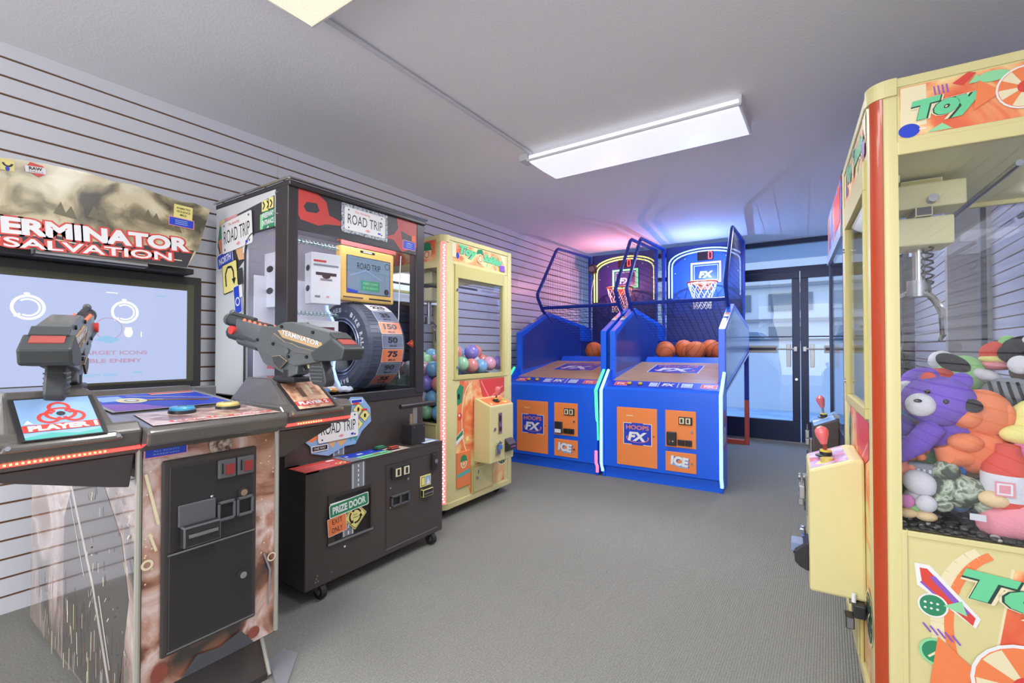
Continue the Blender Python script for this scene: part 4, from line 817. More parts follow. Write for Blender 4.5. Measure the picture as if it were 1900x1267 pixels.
def a2(q, w, h):
    q.rect(w*.22, h*.15, w*.88, h*.72, M('glasses_brown', '6a3438', .4)); q.rect(w*.3, h*.25, w*.52, h*.6, M('lens_red', 'b05a60', .3)); q.rect(w*.58, h*.25, w*.8, h*.6, M('lens_red', 'b05a60', .3)); q.ring(w*.1, h*.75, h*.08, h*.14, BLACK)
def a3(q, w, h): q.rect(w*.1, h*.2, w*.9, h*.5, LBLUE); q.rect(w*.1, h*.65, w*.7, h*.75, BLACK)
gift(.275, .27, 1.295, .15, .075, .25, -10, 'tall white gadget box hanging under the uppermost coiled hook', WHITE, a1)
gift(.25, .27, 1.10, .18, .05, .11, -6, 'white box with red glasses printed on it, under the tall gadget box', WHITE, a2)
gift(.06+.03, .36, 1.27, .045, .10, .26, 0, 'plain white box at the back left behind the side pane of the prize machine', INW, a3)
gift(.075, .30, 1.10, .04, .12, .07, 0, 'small white and blue box behind the side pane, above the red prize card', WHITE, a3)
p = P(); p.box(-2.16, -2.10, 1.16, 1.163, .98, 1.045, RED); q = Art(p, (-2.16, 1.16, .98), X, Z); q.txt('SMALL', .022, .045, .032, .011, WHITE, bold=.04); q.txt('PRIZE', .022, .027, .032, .011, WHITE, bold=.04); q.txt('2', .05, .035, .009, .022, WHITE, bold=.04)
p.out('prize_card', label='red small prize price card behind the side pane of the prize machine', cat='card')
for k, (x, y, c, nm_) in enumerate(((.12, .22, 'd86a8a', 'pink'), (.20, .20, '5a90c8', 'blue'), (.28, .23, 'e0a050', 'orange'), (.33, .20, 'c8ccd8', 'silver'))):
    p = P(); m = M('trinket_'+nm_, c, .3, coat=.4); p.tube([(-1.80-y+.03*math.cos(a*.52), 1.13+x+.035*math.sin(a*.52), .868+.004*(a % 2)) for a in range(12)], .011, m, 8, closed=True); p.sph((-1.80-y, 1.13+x, .875), .02, M('bag_film', 'dfe4ee', .15), (1, 1.3, .6))
    p.out('bagged_bracelet', smooth=True, label='%s bagged bracelet lying on the floor of the prize machine' % nm_, cat='bracelet', group='bagged bracelets on the prize machine floor')

# ================================================================ gun game cabinet
TP = M('console_plastic_bronze', '5d5955', .25, coat=.6); TPD = M('console_plastic_dark', '3c3837', .35, coat=.3); STRIP = M('moulding_silver', 'b9b7ac', .3, .4)
TART = M('battle_print', 'c09a8c', .22, coat=.7, noise=(5.5, [(.30, '3c3634'), (.40, '8a5a46'), (.48, 'c59a88'), (.56, 'e2cdc6'), (.66, 'b8806a')], 1.2))
TSIDE = M('battle_side_print', 'b0948a', .06, coat=1.0, noise=(3.2, [(.30, '3a3533'), (.42, '6f6460'), (.50, 'b09890'), (.58, 'd9c8c0'), (.70, '9a7464')], 1.0))
LEDR = M('led_red_lit', 'ff4a44', .4, em=3.0, emc='ff3a34')
t = thing('shooting_game_machine', 'shooting game cabinet with big screen and battle artwork, at the left edge', 'arcade machine', (-1.5, .47, 0), 90)
Wt = .375
p = P(); p.box(.004, Wt-.004, .006, 1.1, .15, .815, TPD)
q = Art(p, (0, .006, 0), X, Z); q.rect(.01, .152, Wt-.01, .815, TART)
rd = random.Random(4)
for k in range(26): q.ell(rd.choice([rd.uniform(.012, .045), rd.uniform(.32, .36)]), rd.uniform(.42, .78), .0025, .0025, CREAM, 6)
q.ell(.20, .79, .032, .036, M('print_skull_grey', '7a5a50', .4, noise=(60, [(.4, '5a3a34'), (.6, 'c8b8a8')])))
q.line([(.015, .74), (.045, .60)], .007, CREAM); q.line([(.025, .58), (.04, .53)], .006, CREAM); q.ring(.02, .50, .008, .014, CREAM); q.ring(.355, .40, .01, .014, CREAM); q.line([(.33, .42), (.35, .36), (.345, .25)], .006, GREY)
q.ell(.30, .185, .018, .018, M('art_dark_red', '8e4a40', .4), 12); q.ell(.05, .20, .02, .026, M('art_dark_red', '8e4a40', .4), 12); q.poly([(.10, .155), (.14, .20), (.20, .19), (.26, .21), (.30, .155)], DGREY)
q.rect(.010, .78, .112, .822, PINK); q.rect(.013, .783, .109, .819, BLUE)
for k, s in enumerate(('RAW MOVIES', 'THRILLS SALVATION, INC.', 'ALL RIGHTS', 'RESERVED')): 
    if k: q.txt(s if k != 1 else 'DISTRIBUTION, INC.', .061, .815-.0085*k, .06, .004, LBLUE)
p.out('pedestal', t)
p = P(); p.prism([(.006, .815), (.006, .15), (.084, .15), (.03, .02), (1.1, .02), (1.1, .815)], 0, 0, .004, TSIDE); q = Art(p, (0, 0, 0), NY, Z)
sil = M('art_silver_print', 'c9c0ba', .25, coat=.6); dkp = M('art_shadow_print', '4a4644', .2, coat=.9)
q.poly([(-.52, .70), (-.30, .70), (-.12, .55), (-.06, .40), (-.12, .16), (-.14, .03), (-.66, .03), (-.66, .50)], dkp)
q.line([(-.62, .66), (-.36, .36), (-.16, .04)], .02, sil); q.line([(-.60, .58), (-.44, .36)], .008, sil); q.line([(-.30, .34), (-.20, .16)], .012, sil)
rd = random.Random(9)
for k in range(46):
    u, v = rd.uniform(-.42, -.03), rd.uniform(.2, .72); q.line([(u, v), (u+rd.uniform(-.015, .015), v+rd.uniform(-.03, .03))], rd.uniform(.002, .006), rd.choice([sil, CREAM, sil, BROWN]))
for k in range(90): u = rd.uniform(-.95, -.06); v = rd.uniform(.03, .22); q.line([(u, v), (u+rd.uniform(-.008, .008), v+rd.uniform(.02, .09))], rd.uniform(.003, .006), rd.choice([BROWN, BROWN, sil, sil, CREAM, M('art_rust', '9a5a42', .3)]))
p.out('side_art_panel', t)
for x in (-.003, Wt-.006):
    p = P(); p.tube([(x+.004, .006, .155), (x+.004, .006, .815)], .0075, STRIP, 8); p.out('edge_moulding', t, True)
p = P(); p.box(.02, Wt-.02, .09, .9, 0, .15, TPD); p.prism([(.085, .15), (.02, .02), (.02, 0), (.3, 0), (.3, .15)], 0, .02, Wt-.02, TPD); p.out('plinth', t)
for u in (.02, Wt-.016): p = P(); p.tube([(u, .083, .152), (u, .014, .015)], .006, STRIP, 8); p.out('plinth_moulding', t, True)
p = P(); p.box(.03, Wt-.03, .10, .11, .140, .149, LEDR); p.out('underglow_strip', t)
p = P(); p.prism([(Wt+.02, .095), (Wt+.085, .10), (Wt+.10, .045), (Wt-.01, -.075), (Wt-.03, -.06)], 2, 0, .012, M('base_plate_metal', 'a9abb0', .4, .5)); p.out('base_plate', t)
# coin door
p = P(); p.box(.050, .303, -.006, .006, .235, .768, TPD, .008); p.box(.066, .290, -.010, -.004, .515, .748, BPL, .002); p.box(.066, .290, -.010, -.004, .25, .508, BPL, .002)
p.box(.062, .294, -.012, -.008, .508, .513, STEEL); p.box(.062, .294, -.012, -.008, .246, .250, STEEL); cd = p.out('coin_door', t)
p = P()
for x in (.185, .238):
    p.box(x, x+.05, -.020, -.010, .69, .745, GPL, .004); p.box(x+.02, x+.044, -.022, -.019, .70, .73, M('coin_window_red', '8a3230', .3, em=.08)); p.box(x+.009, x+.013, -.0215, -.019, .705, .735, BLACK)
p.out('coin_slot', cd)
p = P()
for x in (.185, .238):
    for b4 in ((x, x+.05, .565, .573), (x, x+.05, .615, .623), (x, x+.007, .565, .623), (x+.043, x+.05, .565, .623)): p.box(b4[0], b4[1], -.020, -.010, b4[2], b4[3], GPL, .002)
    p.box(x+.007, x+.043, -.011, -.0095, .573, .615, BLACK)
p.out('coin_return', cd)
p = P(); p.box(.085, .18, -.018, -.010, .58, .64, GPL, .003); p.box(.09, .185, -.04, -.010, .525, .582, BPL, .004); p.box(.10, .175, -.048, -.040, .552, .562, STEEL, .002); p.out('bill_acceptor', cd)
for z in (.635, .385):
    p = P(); p.cyl((.258, -.016, z), (.258, -.010, z), .016, BPL); p.cyl((.258, -.020, z), (.258, -.014, z), .010, CHROME); p.out('lock', cd, True)
p = P(); p.sph((.17, -.014, .645), .005, CHROME); p.out('rivet', cd)
# console
p = P(); p.prism([(-.055, .822), (-.06, .858), (-.045, .868), (.20, .882), (.25, .880), (.62, .905), (.66, .925), (.70, .92), (.72, .86), (.72, .80), (.0, .80), (-.02, .822)], 0, .0, Wt-.0, TP, .006); con = p.out('console', t)
for s in (0, 1):   # wings for player one (left, toward the camera) and player two
    x0, x1 = (-.335, .0) if s == 0 else (Wt, Wt+.27)
    p = P(); p.prism([(-.005, .815), (-.02, .832), (-.025, .865), (0, .885), (.30, .885), (.36, .86), (.36, .80), (0, .80)], 0, x0, x1, TP, .006); wg = p.out('console_wing', t)
    c = -.148 if s == 0 else .50; 
    p = P(); hw = .085
    vs = []
    for (y, z, w_) in ((-.035, .848, hw+.02), (-.03, .862, hw+.012), (.11, .955, hw-.002), (.135, .968, hw-.008), (.30, .968, hw-.008), (.36, .88, hw+.03)): vs += [(c-w_, y, z), (c+w_, y, z)]
    vs += [(c-hw-.03, -.02, .845), (c+hw+.03, -.02, .845), (c-hw-.03, .37, .845), (c+hw+.03, .37, .845)]
    fs = [(2*k, 2*k+1, 2*k+3, 2*k+2) for k in range(5)]+[(0, 2, 4, 6, 8, 10, 14, 12), (1, 13, 15, 11, 9, 7, 5, 3), (0, 12, 13, 1), (10, 11, 15, 14), (12, 14, 15, 13)]
    f = p.mesh(vs, fs, TP); p.bev(f, .005)
    bs = p.out('gun_base', t)
    a = math.atan2(.093, .14); p = P(); q = Art(p, (c-.075, -.028, .866), X, (0, math.cos(a), math.sin(a)), .002)
    q.rect(-.002, 0, .152, .155, BPL); q.rect(.008, .004, .142, .150, LBLUE if s == 0 else M('label_sand', 'c89478', .4, noise=(30, [(.4, 'a87058'), (.6, 'e0b898')])))
    if s == 0:
        q.poly([(.008, .004), (.142, .004), (.142, .02), (.10, .012), (.05, .022), (.008, .012)], TEAL); q.ring(.08, .088, .022, .030, RED, 0, 360, asp=.8)
        for a0 in (90, 210, 330): q.ring(.08+.026*math.cos(R(a0)), .088+.024*math.sin(R(a0)), .014, .021, RED, a0-150, a0+150)
        q.ell(.08, .088, .008, .008, DPAT); q.rect(.008, .028, .142, .052, RED); q.txt('PLAYER 1', .078, .040, .122, .019, WHITE, bold=.06); q.poly([(.012, .055), (.028, .055), (.02, .070)], WHITE)
    else: q.rect(.008, .02, .142, .045, RED); q.txt('PLAYER 2', .075, .033, .11, .018, WHITE, bold=.06); q.rect(.05, .065, .07, .12, BROWN); q.rect(.09, .08, .10, .13, CREAM)
    p.out('player_label', bs)
    for u in (-.095, .095): p = P(); p.cyl((c+u, -.028, .858), (c+u, -.034, .858), .005, CHROME); p.out('screw', bs)
    p = P(); p.box(x0+(.0 if s == 0 else .02), x1-(.0 if s else .0), -.012, -.002, .814, .824, LEDR)
    for k in range(22 if s == 0 else 10): p.box(x0+.06+k*.0095, x0+.064+k*.0095, -.014, -.011, .817, .821, M('led_chip', 'ffc070', .4, em=3))
    p.out('led_strip', t)
    p = P(); p.prism([(x0+.02, .80), (x1-.01 if s == 0 else x0+.2, .80), (-.02 if s == 0 else x0+.2, .715), (-.06 if s == 0 else x0+.15, .725), (x0+.05, .79)] if s == 0 else [(x0+.0, .80), (x0+.2, .80), (x0+.2, .79), (x0+.02, .715), (x0, .715)], 1, .0, .30, TPD, .003); p.out('wing_bracket', t)
p = P(); a = math.atan2(.014, .24); q = Art(p, (.02, -.04, .8695), X, (0, math.cos(a), math.sin(a)), .001)
q.poly([(.0, .01), (.34, .0), (.32, .20), (.02, .22)], M('button_panel_print', 'c8a49c', .3, noise=(18, [(.4, '9a7068'), (.55, 'd8b8b0'), (.7, 'efe0dc')], 1), coat=.5)); q.rect(.05, .035, .17, .055, RED); q.txt('PLAYER 1', .11, .045, .10, .013, WHITE, bold=.05); q.rect(.20, .028, .33, .048, RED); q.txt('PLAYER 2', .265, .038, .10, .013, WHITE, bold=.05)
p.out('button_panel', con)
for x, y, m, l in ((.145, .125, M('button_cyan', '4aa8d8', .3, coat=.4), 'light blue start button'), (.275, .125, M('button_sand_yellow', 'd8c878', .3, coat=.4), 'sandy yellow start button')):
    p = P(); p.cyl((x, y, .876), (x, y, .888), .037, BPL, .035); p.out('button_ring', con, True); p = P(); p.lathe([(.033, .886), (.033, .894), (.029, .899), (0, .900)], (x, y, 0), m, 24); p.box(x-.012, x+.012, y-.001, y+.001, .899, .901, DGREY); p.out('start_button', con, True, label=l)
p = P(); a = math.atan2(.025, .37); q = Art(p, (.015, .26, .8815), X, (0, math.cos(a), math.sin(a)), .002)
q.rect(.0, .0, .35, .35, STRIP); q.rect(.012, .01, .338, .34, BLUE); q.poly([(.012, .01), (.15, .01), (.10, .12), (.012, .16)], PURPLE); q.rect(.03, .20, .10, .31, LBLUE); q.line([(.08, .20), (.17, .18), (.24, .14), (.30, .10)], .035, BROWN); q.line([(.08, .20), (.19, .18)], .02, M('print_gold', 'a89a5c', .4)); q.ring(.105, .195, .02, .04, CREAM, asp=1.4); q.ell(.105, .195, .014, .02, WHITE); q.line([(.12, .30), (.17, .26), (.33, .13)], .006, WHITE); q.rect(.19, .30, .33, .33, RED); q.rect(.19, .285, .33, .297, WHITE)
p.out('map_panel', con)
p = P(); p.box(.02, Wt+.16, .80, .86, .86, .905, M('hinge_grey', '8c8e92', .35, .4), .003); p.box(.10, .135, .78, .80, .885, .915, CHROME, .003); p.box(Wt-.03, Wt, .78, .80, .885, .915, CHROME, .003); p.out('console_rear_rail', t)
# screen and marquee
p = P(); p.box(-.22, .595, 1.10, 1.18, .885, 1.425, BPL, .006); q = Art(p, (0, 1.10, 0), X, Z)
q.rect(-.19, .915, .56, 1.385, M('screen_edge_olive', '4a4a3a', .4)); SCR = M('game_screen_lit', '30343c', .25, em=1.0, emc='b8c4ea'); SW2 = M('screen_white_lit', '404040', .3, em=1.0, emc='ffffff'); SPK = M('screen_pink_lit', '303030', .3, em=.75, emc='d2aed0'); SBL = M('screen_sky_lit', '303840', .3, em=.8, emc='a0d8ff')
q.rect(-.18, .925, .53, 1.355, SCR)
for cu in (-.018, .287):
    q.ring(cu, 1.235, .040, .050, SW2); q.ring(cu, 1.235, .029, .036, SW2, -120, 130); q.ell(cu-.004, 1.289, .010, .005, SW2, 10); q.rect(cu-.040, 1.20, cu-.02, 1.208, SW2, 30)
q.ring(.23, 1.16, .045, .048, SPK); q.ell(.30, 1.145, .016, .022, SW2, 14); q.rect(.288, 1.145, .312, 1.168, SW2); q.rect(.345, 1.125, .349, 1.15, SW2); q.rect(.22, 1.315, .26, 1.319, SW2); q.rect(.40, 1.315, .44, 1.321, SBL); q.poly([(.18, 1.11), (.22, 1.13), (.27, 1.115), (.24, 1.095)], SBL)
q.txt('TARGET ICONS', .25, 1.055, .24, .018, SPK, bold=.03); q.txt('DISABLE ENEMY', .22, 1.02, .26, .018, SPK, bold=.03); q.txt('CREDITS 40.00', .19, .958, .14, .012, SBL, bold=.03); q.rect(.32, .962, .35, .97, SBL)
p.out('screen', t)
p = P(); p.box(-.2, .52, 1.0, 1.12, 1.395+.03, 1.45, BPL, .004); p.box(-.03, .33, .96, 1.02, 1.425, 1.455, M('bracket_grey', '9a9b9f', .35, .4), .006); p.out('marquee_bracket', t)
p = P(); mp = [(-.19, 1.735), (-.10, 1.763), (.0, 1.772), (.12, 1.778), (.2, 1.765), (.26, 1.772), (.35, 1.758), (.45, 1.745), (.50, 1.752), (.566, 1.738), (.52, 1.55), (.47, 1.445), (-.10, 1.445), (-.145, 1.55)]
MART = M('haze_city_print', 'b8a888', .3, coat=.4, noise=(7, [(.30, '4a4438'), (.42, '8f8468'), (.52, 'c8bc98'), (.64, 'ddd4ba')], .8))
p.prism(mp, 1, .95, .96, MART); q = Art(p, (0, .95, 0), X, Z)
q.poly([(-.14, 1.52), (.10, 1.50), (.30, 1.52), (.50, 1.53), (.47, 1.446), (-.10, 1.446)], DPAT); q.line([(-.1, 1.50), (.2, 1.478), (.45, 1.475)], .004, CREAM)
for u, v in ((.12, 1.60), (.38, 1.61), (.02, 1.59), (.30, 1.63)): q.poly([(u, v), (u+.02, v+.05), (u+.035, v+.01), (u+.05, v+.04), (u+.07, v-.01)], M('print_ruin_olive', '6f6850', .4))
q.txt('TERMINATOR', .146, 1.532, .665, .062, WHITE, 3, bold=.05, ol=RED, olw=.07); q.txt('SALVATION', .15, 1.472, .52, .036, WHITE, 3, bold=.02, ol=RED, olw=.09)
q.rect(-.12, 1.715, -.085, 1.755, YEL); q.ring(-.102, 1.742, .008, .014, BLACK, 180, 360); q.ell(-.102, 1.722, .006, .008, BLUE, 10)
q.poly([(-.06, 1.735), (-.045, 1.765), (-.01, 1.76), (.0, 1.735), (-.02, 1.715)], RED); q.rect(-.058, 1.728, -.002, 1.752, WHITE, 6); q.txt('RAW', -.03, 1.744, .036, .012, BLACK, 6, bold=.05); q.txt('THRILLS', -.03, 1.732, .04, .006, BLACK, 6)
q.rect(.415, 1.66, .49, 1.727, YEL, -2); q.txt('ANIMATED', .453, 1.712, .056, .009, BLACK, -2, bold=.02); q.txt('VIOLENCE', .453, 1.697, .056, .009, BLACK, -2, bold=.02); q.txt('MILD', .453, 1.682, .026, .009, BLACK, -2, bold=.02)
q.rect(.395, 1.627, .497, 1.668, PINK, -2); q.rect(.398, 1.63, .494, 1.665, BLUE, -2)
for k in range(3): q.rect(.42, 1.638+.008*k, .47, 1.641+.008*k, LBLUE)
p.out('marquee', t)
# ---------------------------------------------------------------- mounted guns
GM = M('gun_plastic_grey', '5e6466', .38, coat=.2); GD = M('gun_plastic_dark', '404446', .45); GO = M('gun_orange_lit', 'ff6a48', .4, em=.7)
def gun(loc, rot, lab, lbl):
    g = thing('toy_gun', lab, 'game gun', (*loc, 0), rot, 'mounted game guns')
    def pr(pts, w, m, b=.004): p = P(); p.prism(pts, 1, -w/2, w/2, m, b); return p
    p = pr([(.364, 1.158), (.305, 1.143), (.248, 1.165), (.207, 1.166), (.092, 1.140), (.024, 1.128), (-.013, 1.094), (-.03, 1.082), (.08, 1.028), (.192, 1.012), (.36, 1.06), (.408, 1.08)], .062, GM); p.out('receiver', g)
    p = pr([(.0, 1.108), (-.058, 1.073), (-.046, 1.036), (-.008, 1.034), (.08, 1.03), (.10, 1.06)], .092, GD, .006); bt = p.out('butt', g)
    p = P(); n = Vector((-.058, 0, -.035)).normalized(); p.prism([(.018, 1.128), (-.012, 1.108), (-.008, 1.098), (.022, 1.118)], 1, -.035, .035, GD, .002); p.prism([(-.012, 1.104), (-.038, 1.088), (-.036, 1.083), (-.010, 1.099)], 1, -.03, .03, M('gun_display_red', '9a4a44', .3, em=.25)); p.out('ammo_display', g)
    p = pr([(.364, 1.155), (.52, 1.186), (.53, 1.12), (.40, 1.078), (.34, 1.06)], .05, GM); p.tube([(.36, 0, 1.142), (.592, 0, 1.186)], .021, GD, 12); p.tube([(.585, 0, 1.184), (.600, 0, 1.187)], [.024, .024], GM, 12); p.cyl((.44, 0, 1.18), (.585, 0, 1.212), .008, GD, n=10); p.sph((.578, 0, 1.212), .012, GM); p.out('barrel', g, True)
    p = P(); p.tube([(.39, 0, 1.095), (.575, 0, 1.138)], [.026, .029], GD, 12); p.tube([(.41, 0, 1.085), (.52, 0, 1.11)], .024, GM, 12); p.out('fore_grip', g, True)
    p = P()
    for s in (-1, 1): p.cyl((.538, s*.022, 1.143), (.538, s*.034, 1.143), .016, M('pump_button_red', 'd83a30', .35, em=.15))
    p.out('fire_button', g, True)
    p = P()
    for k in range(5):
        u = .478-k*.029
        for s in (-1, 1): p.sph((u, s*.019, 1.176-k*.0062), .0085, GO, (1, .6, 1.2), u=10, v=6)
    p.out('light_row', g)
    p = P()
    for s in (-1, 1):
        y = s*.0315; p.prism([(.275, 1.138), (.235, 1.138), (.06, 1.093), (.05, 1.072), (.10, 1.078), (.25, 1.112)], 1, min(y, y+s*.002), max(y, y+s*.002), M('gun_label_sand', 'c8a878', .4))
        q = Art(p, (.30 if s > 0 else .05, y+s*.002, 0), NX if s > 0 else X, Z)
        sl = -15; 
        q.txt('TERMINATOR', .14, 1.110, .19, .017, WHITE, -13 if s > 0 else 13, bold=.03, ol=BLACK)
        p.prism([(.29, 1.128), (.24, 1.096), (.20, 1.092), (.17, 1.078), (.04, 1.058), (.03, 1.048), (.18, 1.062), (.30, 1.108)], 1, min(y, y+s*.006), max(y, y+s*.006), GM, .001)
        for u, v in ((.255, 1.15), (.30, 1.09), (.10, 1.128), (.06, 1.045), (.0, 1.06), (.13, 1.045), (.22, 1.045), (.385, 1.105)): p.cyl((u, y, v), (u, y+s*.004, v), .006, BLACK, n=8)
        p.prism([(.30, 1.045), (.26, 1.05), (.22, 1.03), (.26, 1.0), (.29, 1.02)], 1, min(y, y+s*.006), max(y, y+s*.006), GD, .001); p.cyl((.225, y, 1.065), (.225, y+s*.006, 1.065), .011, GM, n=12)
    p.out('side_label', g)
    p = pr([(.40, 1.075), (.36, 1.02), (.345, 1.02), (.30, 1.005), (.225, .972), (.185, .985), (.18, 1.03), (.25, 1.06)], .052, GM); p.out('magazine_block', g)
    p = pr([(.135, 1.035), (.125, 1.0), (.13, .97), (.117, .952), (.06, .943), (.05, .96), (.058, .995), (.075, 1.035)], .04, GD, .006)
    for k in range(5): p.box(.066, .124, -.022, .022, .962+k*.012, .966+k*.012, GM)
    p.out('hand_grip', g)
    p = P(); p.tube([(.19, 0, 1.02), (.175, 0, .995), (.15, 0, .995), (.128, 0, 1.005)], .005, GD, 6); p.prism([(.165, 1.03), (.155, 1.005), (.148, 1.005), (.150, 1.03)], 1, -.005, .005, CREAM); p.out('trigger', g)
    p = P(); p.cyl((.24, 0, .955), (.24, 0, 1.0), .03, BPL); p.box(.19, .30, -.035, .035, .955, .975, BPL, .006); p.out('swivel_mount', g, True)
    return g
gun((-1.34, .97), 187.7, 'grey toy gun mounted on the player two stand, pointing left toward the wall', 2)
gun((-1.53, .303), 160, 'grey toy gun mounted above the player one label, seen from its square butt end', 1)

# ================================================================ dark claw machine beyond the plush one
BK = M('dark_machine_brown', '4d4342', .4); BKN = M('dark_machine_navy', '2c3a5c', .35); CPR = M('candy_print', 'd86a4a', .35, noise=(9, [(.36, 'e88858'), (.46, 'd85848'), (.54, '5a88d8'), (.64, 'b8a0e0'), (.72, 'f0c0a0')], 1.5))
t = thing('claw_machine', 'dark claw machine with colourful top panel, beyond the yellow plush machine', 'claw machine', (.002, 3.38, 0), -86.6)
W2, D2, H2 = .86, .68, 1.86
p = P(); p.box(0, W2, 0, D2, .06, .62, BK, .004)
for x in (0, W2-.022):
    for y in (0, D2-.022): p.box(x, x+.022, y, y+.022, .62, H2, BKN)
p.box(0, W2, 0, D2, H2-.02, H2, BKN); p.box(0, W2, 0, .022, .62, .68, BKN); p.out('frame', t)
p = P(); p.box(.02, W2-.02, -.004, .01, 1.62, H2-.02, CPR); q = Art(p, (0, -.004, 0), X, Z); q.rect(.03, 1.63, .12, 1.83, ORANGE); q.poly([(.25, 1.83), (.33, 1.83), (.40, 1.63), (.28, 1.63)], LBLUE); q.poly([(.28, 1.80), (.32, 1.80), (.36, 1.66), (.30, 1.66)], BLUE); q.poly([(.12, 1.63), (.2, 1.72), (.25, 1.63)], PURPLE); q.rect(.5, 1.65, .8, 1.81, RED); p.box(0, W2, -.008, .01, 1.57, 1.62, M('banner_foot_pale', '9fb0cc', .3)); p.out('marquee', t)
for b in ((.022, W2-.022, .008, .012), ): p = P(); p.box(b[0], b[1], b[2], b[3], .68, 1.57, CLEAR); p.out('front_pane', t)
for x in (.006, W2-.010): p = P(); p.box(x, x+.004, .03, D2-.03, .62, 1.6, CLEAR); p.out('side_pane', t)
p = P(); p.prism([(-.105, .30), (-.105, .69), (0, .735), (.0, .30)], 0, .33, .62, BK, .006); jb = p.out('control_box', t)
a = math.atan2(.045, .105); p = P(); q = Art(p, (.33, -.105, .69), X, (0, math.cos(a), math.sin(a)), .001); q.rect(.0, .0, .29, .114, M('shelf_print_blue', '86b4e8', .3, noise=(12, [(.4, '5a90d8'), (.55, '90bcec'), (.66, 'f0e8e0')], 1))); p.out('control_panel', jb)
p = P(); p.lathe([(0, 0), (.026, 0), (.026, .004), (.016, .008), (.016, .018), (0, .018)], (.44, -.055, .712), BPL); p.lathe([(0, 0), (.016, 0), (.016, .005), (0, .005)], (.44, -.055, .73), M('joystick_collar_yellow', 'd8c84a', .4)); p.cyl((.44, -.055, .72), (.444, -.06, .77), .005, STEEL); p.out('joystick_base', jb, True)
p = P(); p.tube([(.444, -.061, .765), (.445, -.062, .775), (.448, -.068, .80), (.449, -.07, .815), (.449, -.071, .828)], [.009, .012, .019, .018, .006], M('joystick_knob_red', 'd8555a', .25, coat=.5), 14); p.out('joystick_knob', jb, True)
for z, s in ((.64, 1.2), (.60, 1.1), (.50, 1.3)): padlock(jb, .45, -.125, z, s, STEEL)
p = P(); p.box(.42, .46, -.12, -.105, .52, .60, CHROME, .003); p.box(.50, .56, -.14, -.105, .42, .47, BPL, .004); p.out('coin_mech', jb)
p = P(); p.box(.50, .54, -.02, .0, .735, .745, STEEL); p.box(.58, .62, -.02, .0, .735, .745, STEEL); p.out('glass_clip', t)
# ================================================================ plush toys inside the right claw machine (world coordinates)
def fab(n, c): return M('plush_'+n, c, .9, bump=(220, .5, .003), spec=.15)
PU, OR_, WH, YE, PK, BKF, GRN, RD, CO, GY, SKY, TAN = fab('purple', '7a58c8'), fab('orange', 'f08a5c'), fab('white', 'dcdce0'), fab('yellow', 'ece48c'), fab('pink', 'ee9aa4'), fab('black', '2c2c30'), fab('green', '9cd08c'), fab('red', 'dc5a4c'), M('plush_camo', '8a9a80', .9, noise=(26, [(.42, '4a5248'), (.48, '8fa083'), (.54, 'c8d0bc'), (.6, '6f7d68')], .6)), fab('grey', '8a8e94'), fab('sky', '8cb8e8'), fab('tan', 'ecd0a0')
EYE = M('plush_eye', '1c1a1c', .2); PG = 'plush toys in the claw machine'
def pt(name, root, sp, m, extra=None):
    p = P()
    for s in sp:
        c, r = s[0], s[1]; sc = s[2] if len(s) > 2 else (1, 1, 1); ro = Matrix.Rotation(R(s[3][0]), 3, s[3][1]) if len(s) > 3 else None
        p.sph(c, r, s[4] if len(s) > 4 else m, sc, ro, 18, 12)
    if extra: extra(p)
    return p.out(name, root, True)
def plush(lab, loc, rot=0, cat='plush toy', name='plush_toy'):
    return thing(name, lab, cat, loc, rot, PG)
# purple bear: head facing the lower left of the pane
b = plush('large purple plush bear with a white muzzle, nearest the claw machine pane', (.245, 1.72, .86), 0, name='plush_bear')
h = pt('head', b, [((.0, .0, .07), .072, (1.12, .85, .95))], PU); pt('muzzle', h, [((-.042, -.052, .062), .033, (1, .7, .95))], WH); pt('ear', h, [((-.02, .0, .135), .026, (1, .5, 1)), ((-.02, -.012, .133), .017, (1, .4, 1), (0, 'X'), RD)], PU); pt('ear', h, [((.05, .01, .125), .024, (1, .5, 1))], PU)
pt('eye', h, [((-.028, -.056, .098), .0065)], EYE); pt('eye', h, [((.008, -.060, .074), .0065)], EYE); pt('nose', h, [((-.05, -.074, .074), .007, (1.3, .6, .7))], EYE)
pt('body', b, [((.03, .04, -.02), .07, (1, .8, 1))], PU); p = P(); p.tube([(-.01, -.01, .0), (-.045, -.03, -.045), (-.085, -.03, -.075), (-.115, -.02, -.09)], [.03, .028, .027, .024], PU, 14); p.sph((-.115, -.02, -.09), .024, PU); p.out('arm', b, True)
# orange dog
b = plush('orange plush dog with a big black nose, right of the purple bear', (.335, 1.74, .80), 0, name='plush_dog')
h = pt('head', b, [((.0, .0, .10), .062, (1, .8, 1.05)), ((-.035, -.03, .095), .034)], OR_); pt('nose', h, [((-.028, -.062, .125), .019, (1.1, .5, .9), (20, 'Y'))], BKF)
pt('ear', h, [((.045, -.02, .10), .025, (.6, .6, 1.2))], OR_); pt('body', b, [((-.01, .0, .0), .07, (1, .75, .9))], OR_); pt('arm', b, [((-.04, -.045, .025), .028, (1.3, 1, .9))], OR_)
p = P(); p.tube([(-.03, -.02, -.01), (-.075, -.04, -.015), (-.085, -.04, .01)], [.032, .026, .018], OR_, 12); p.sph((-.08, -.04, -.045), .02, OR_); p.out('leg', b, True)
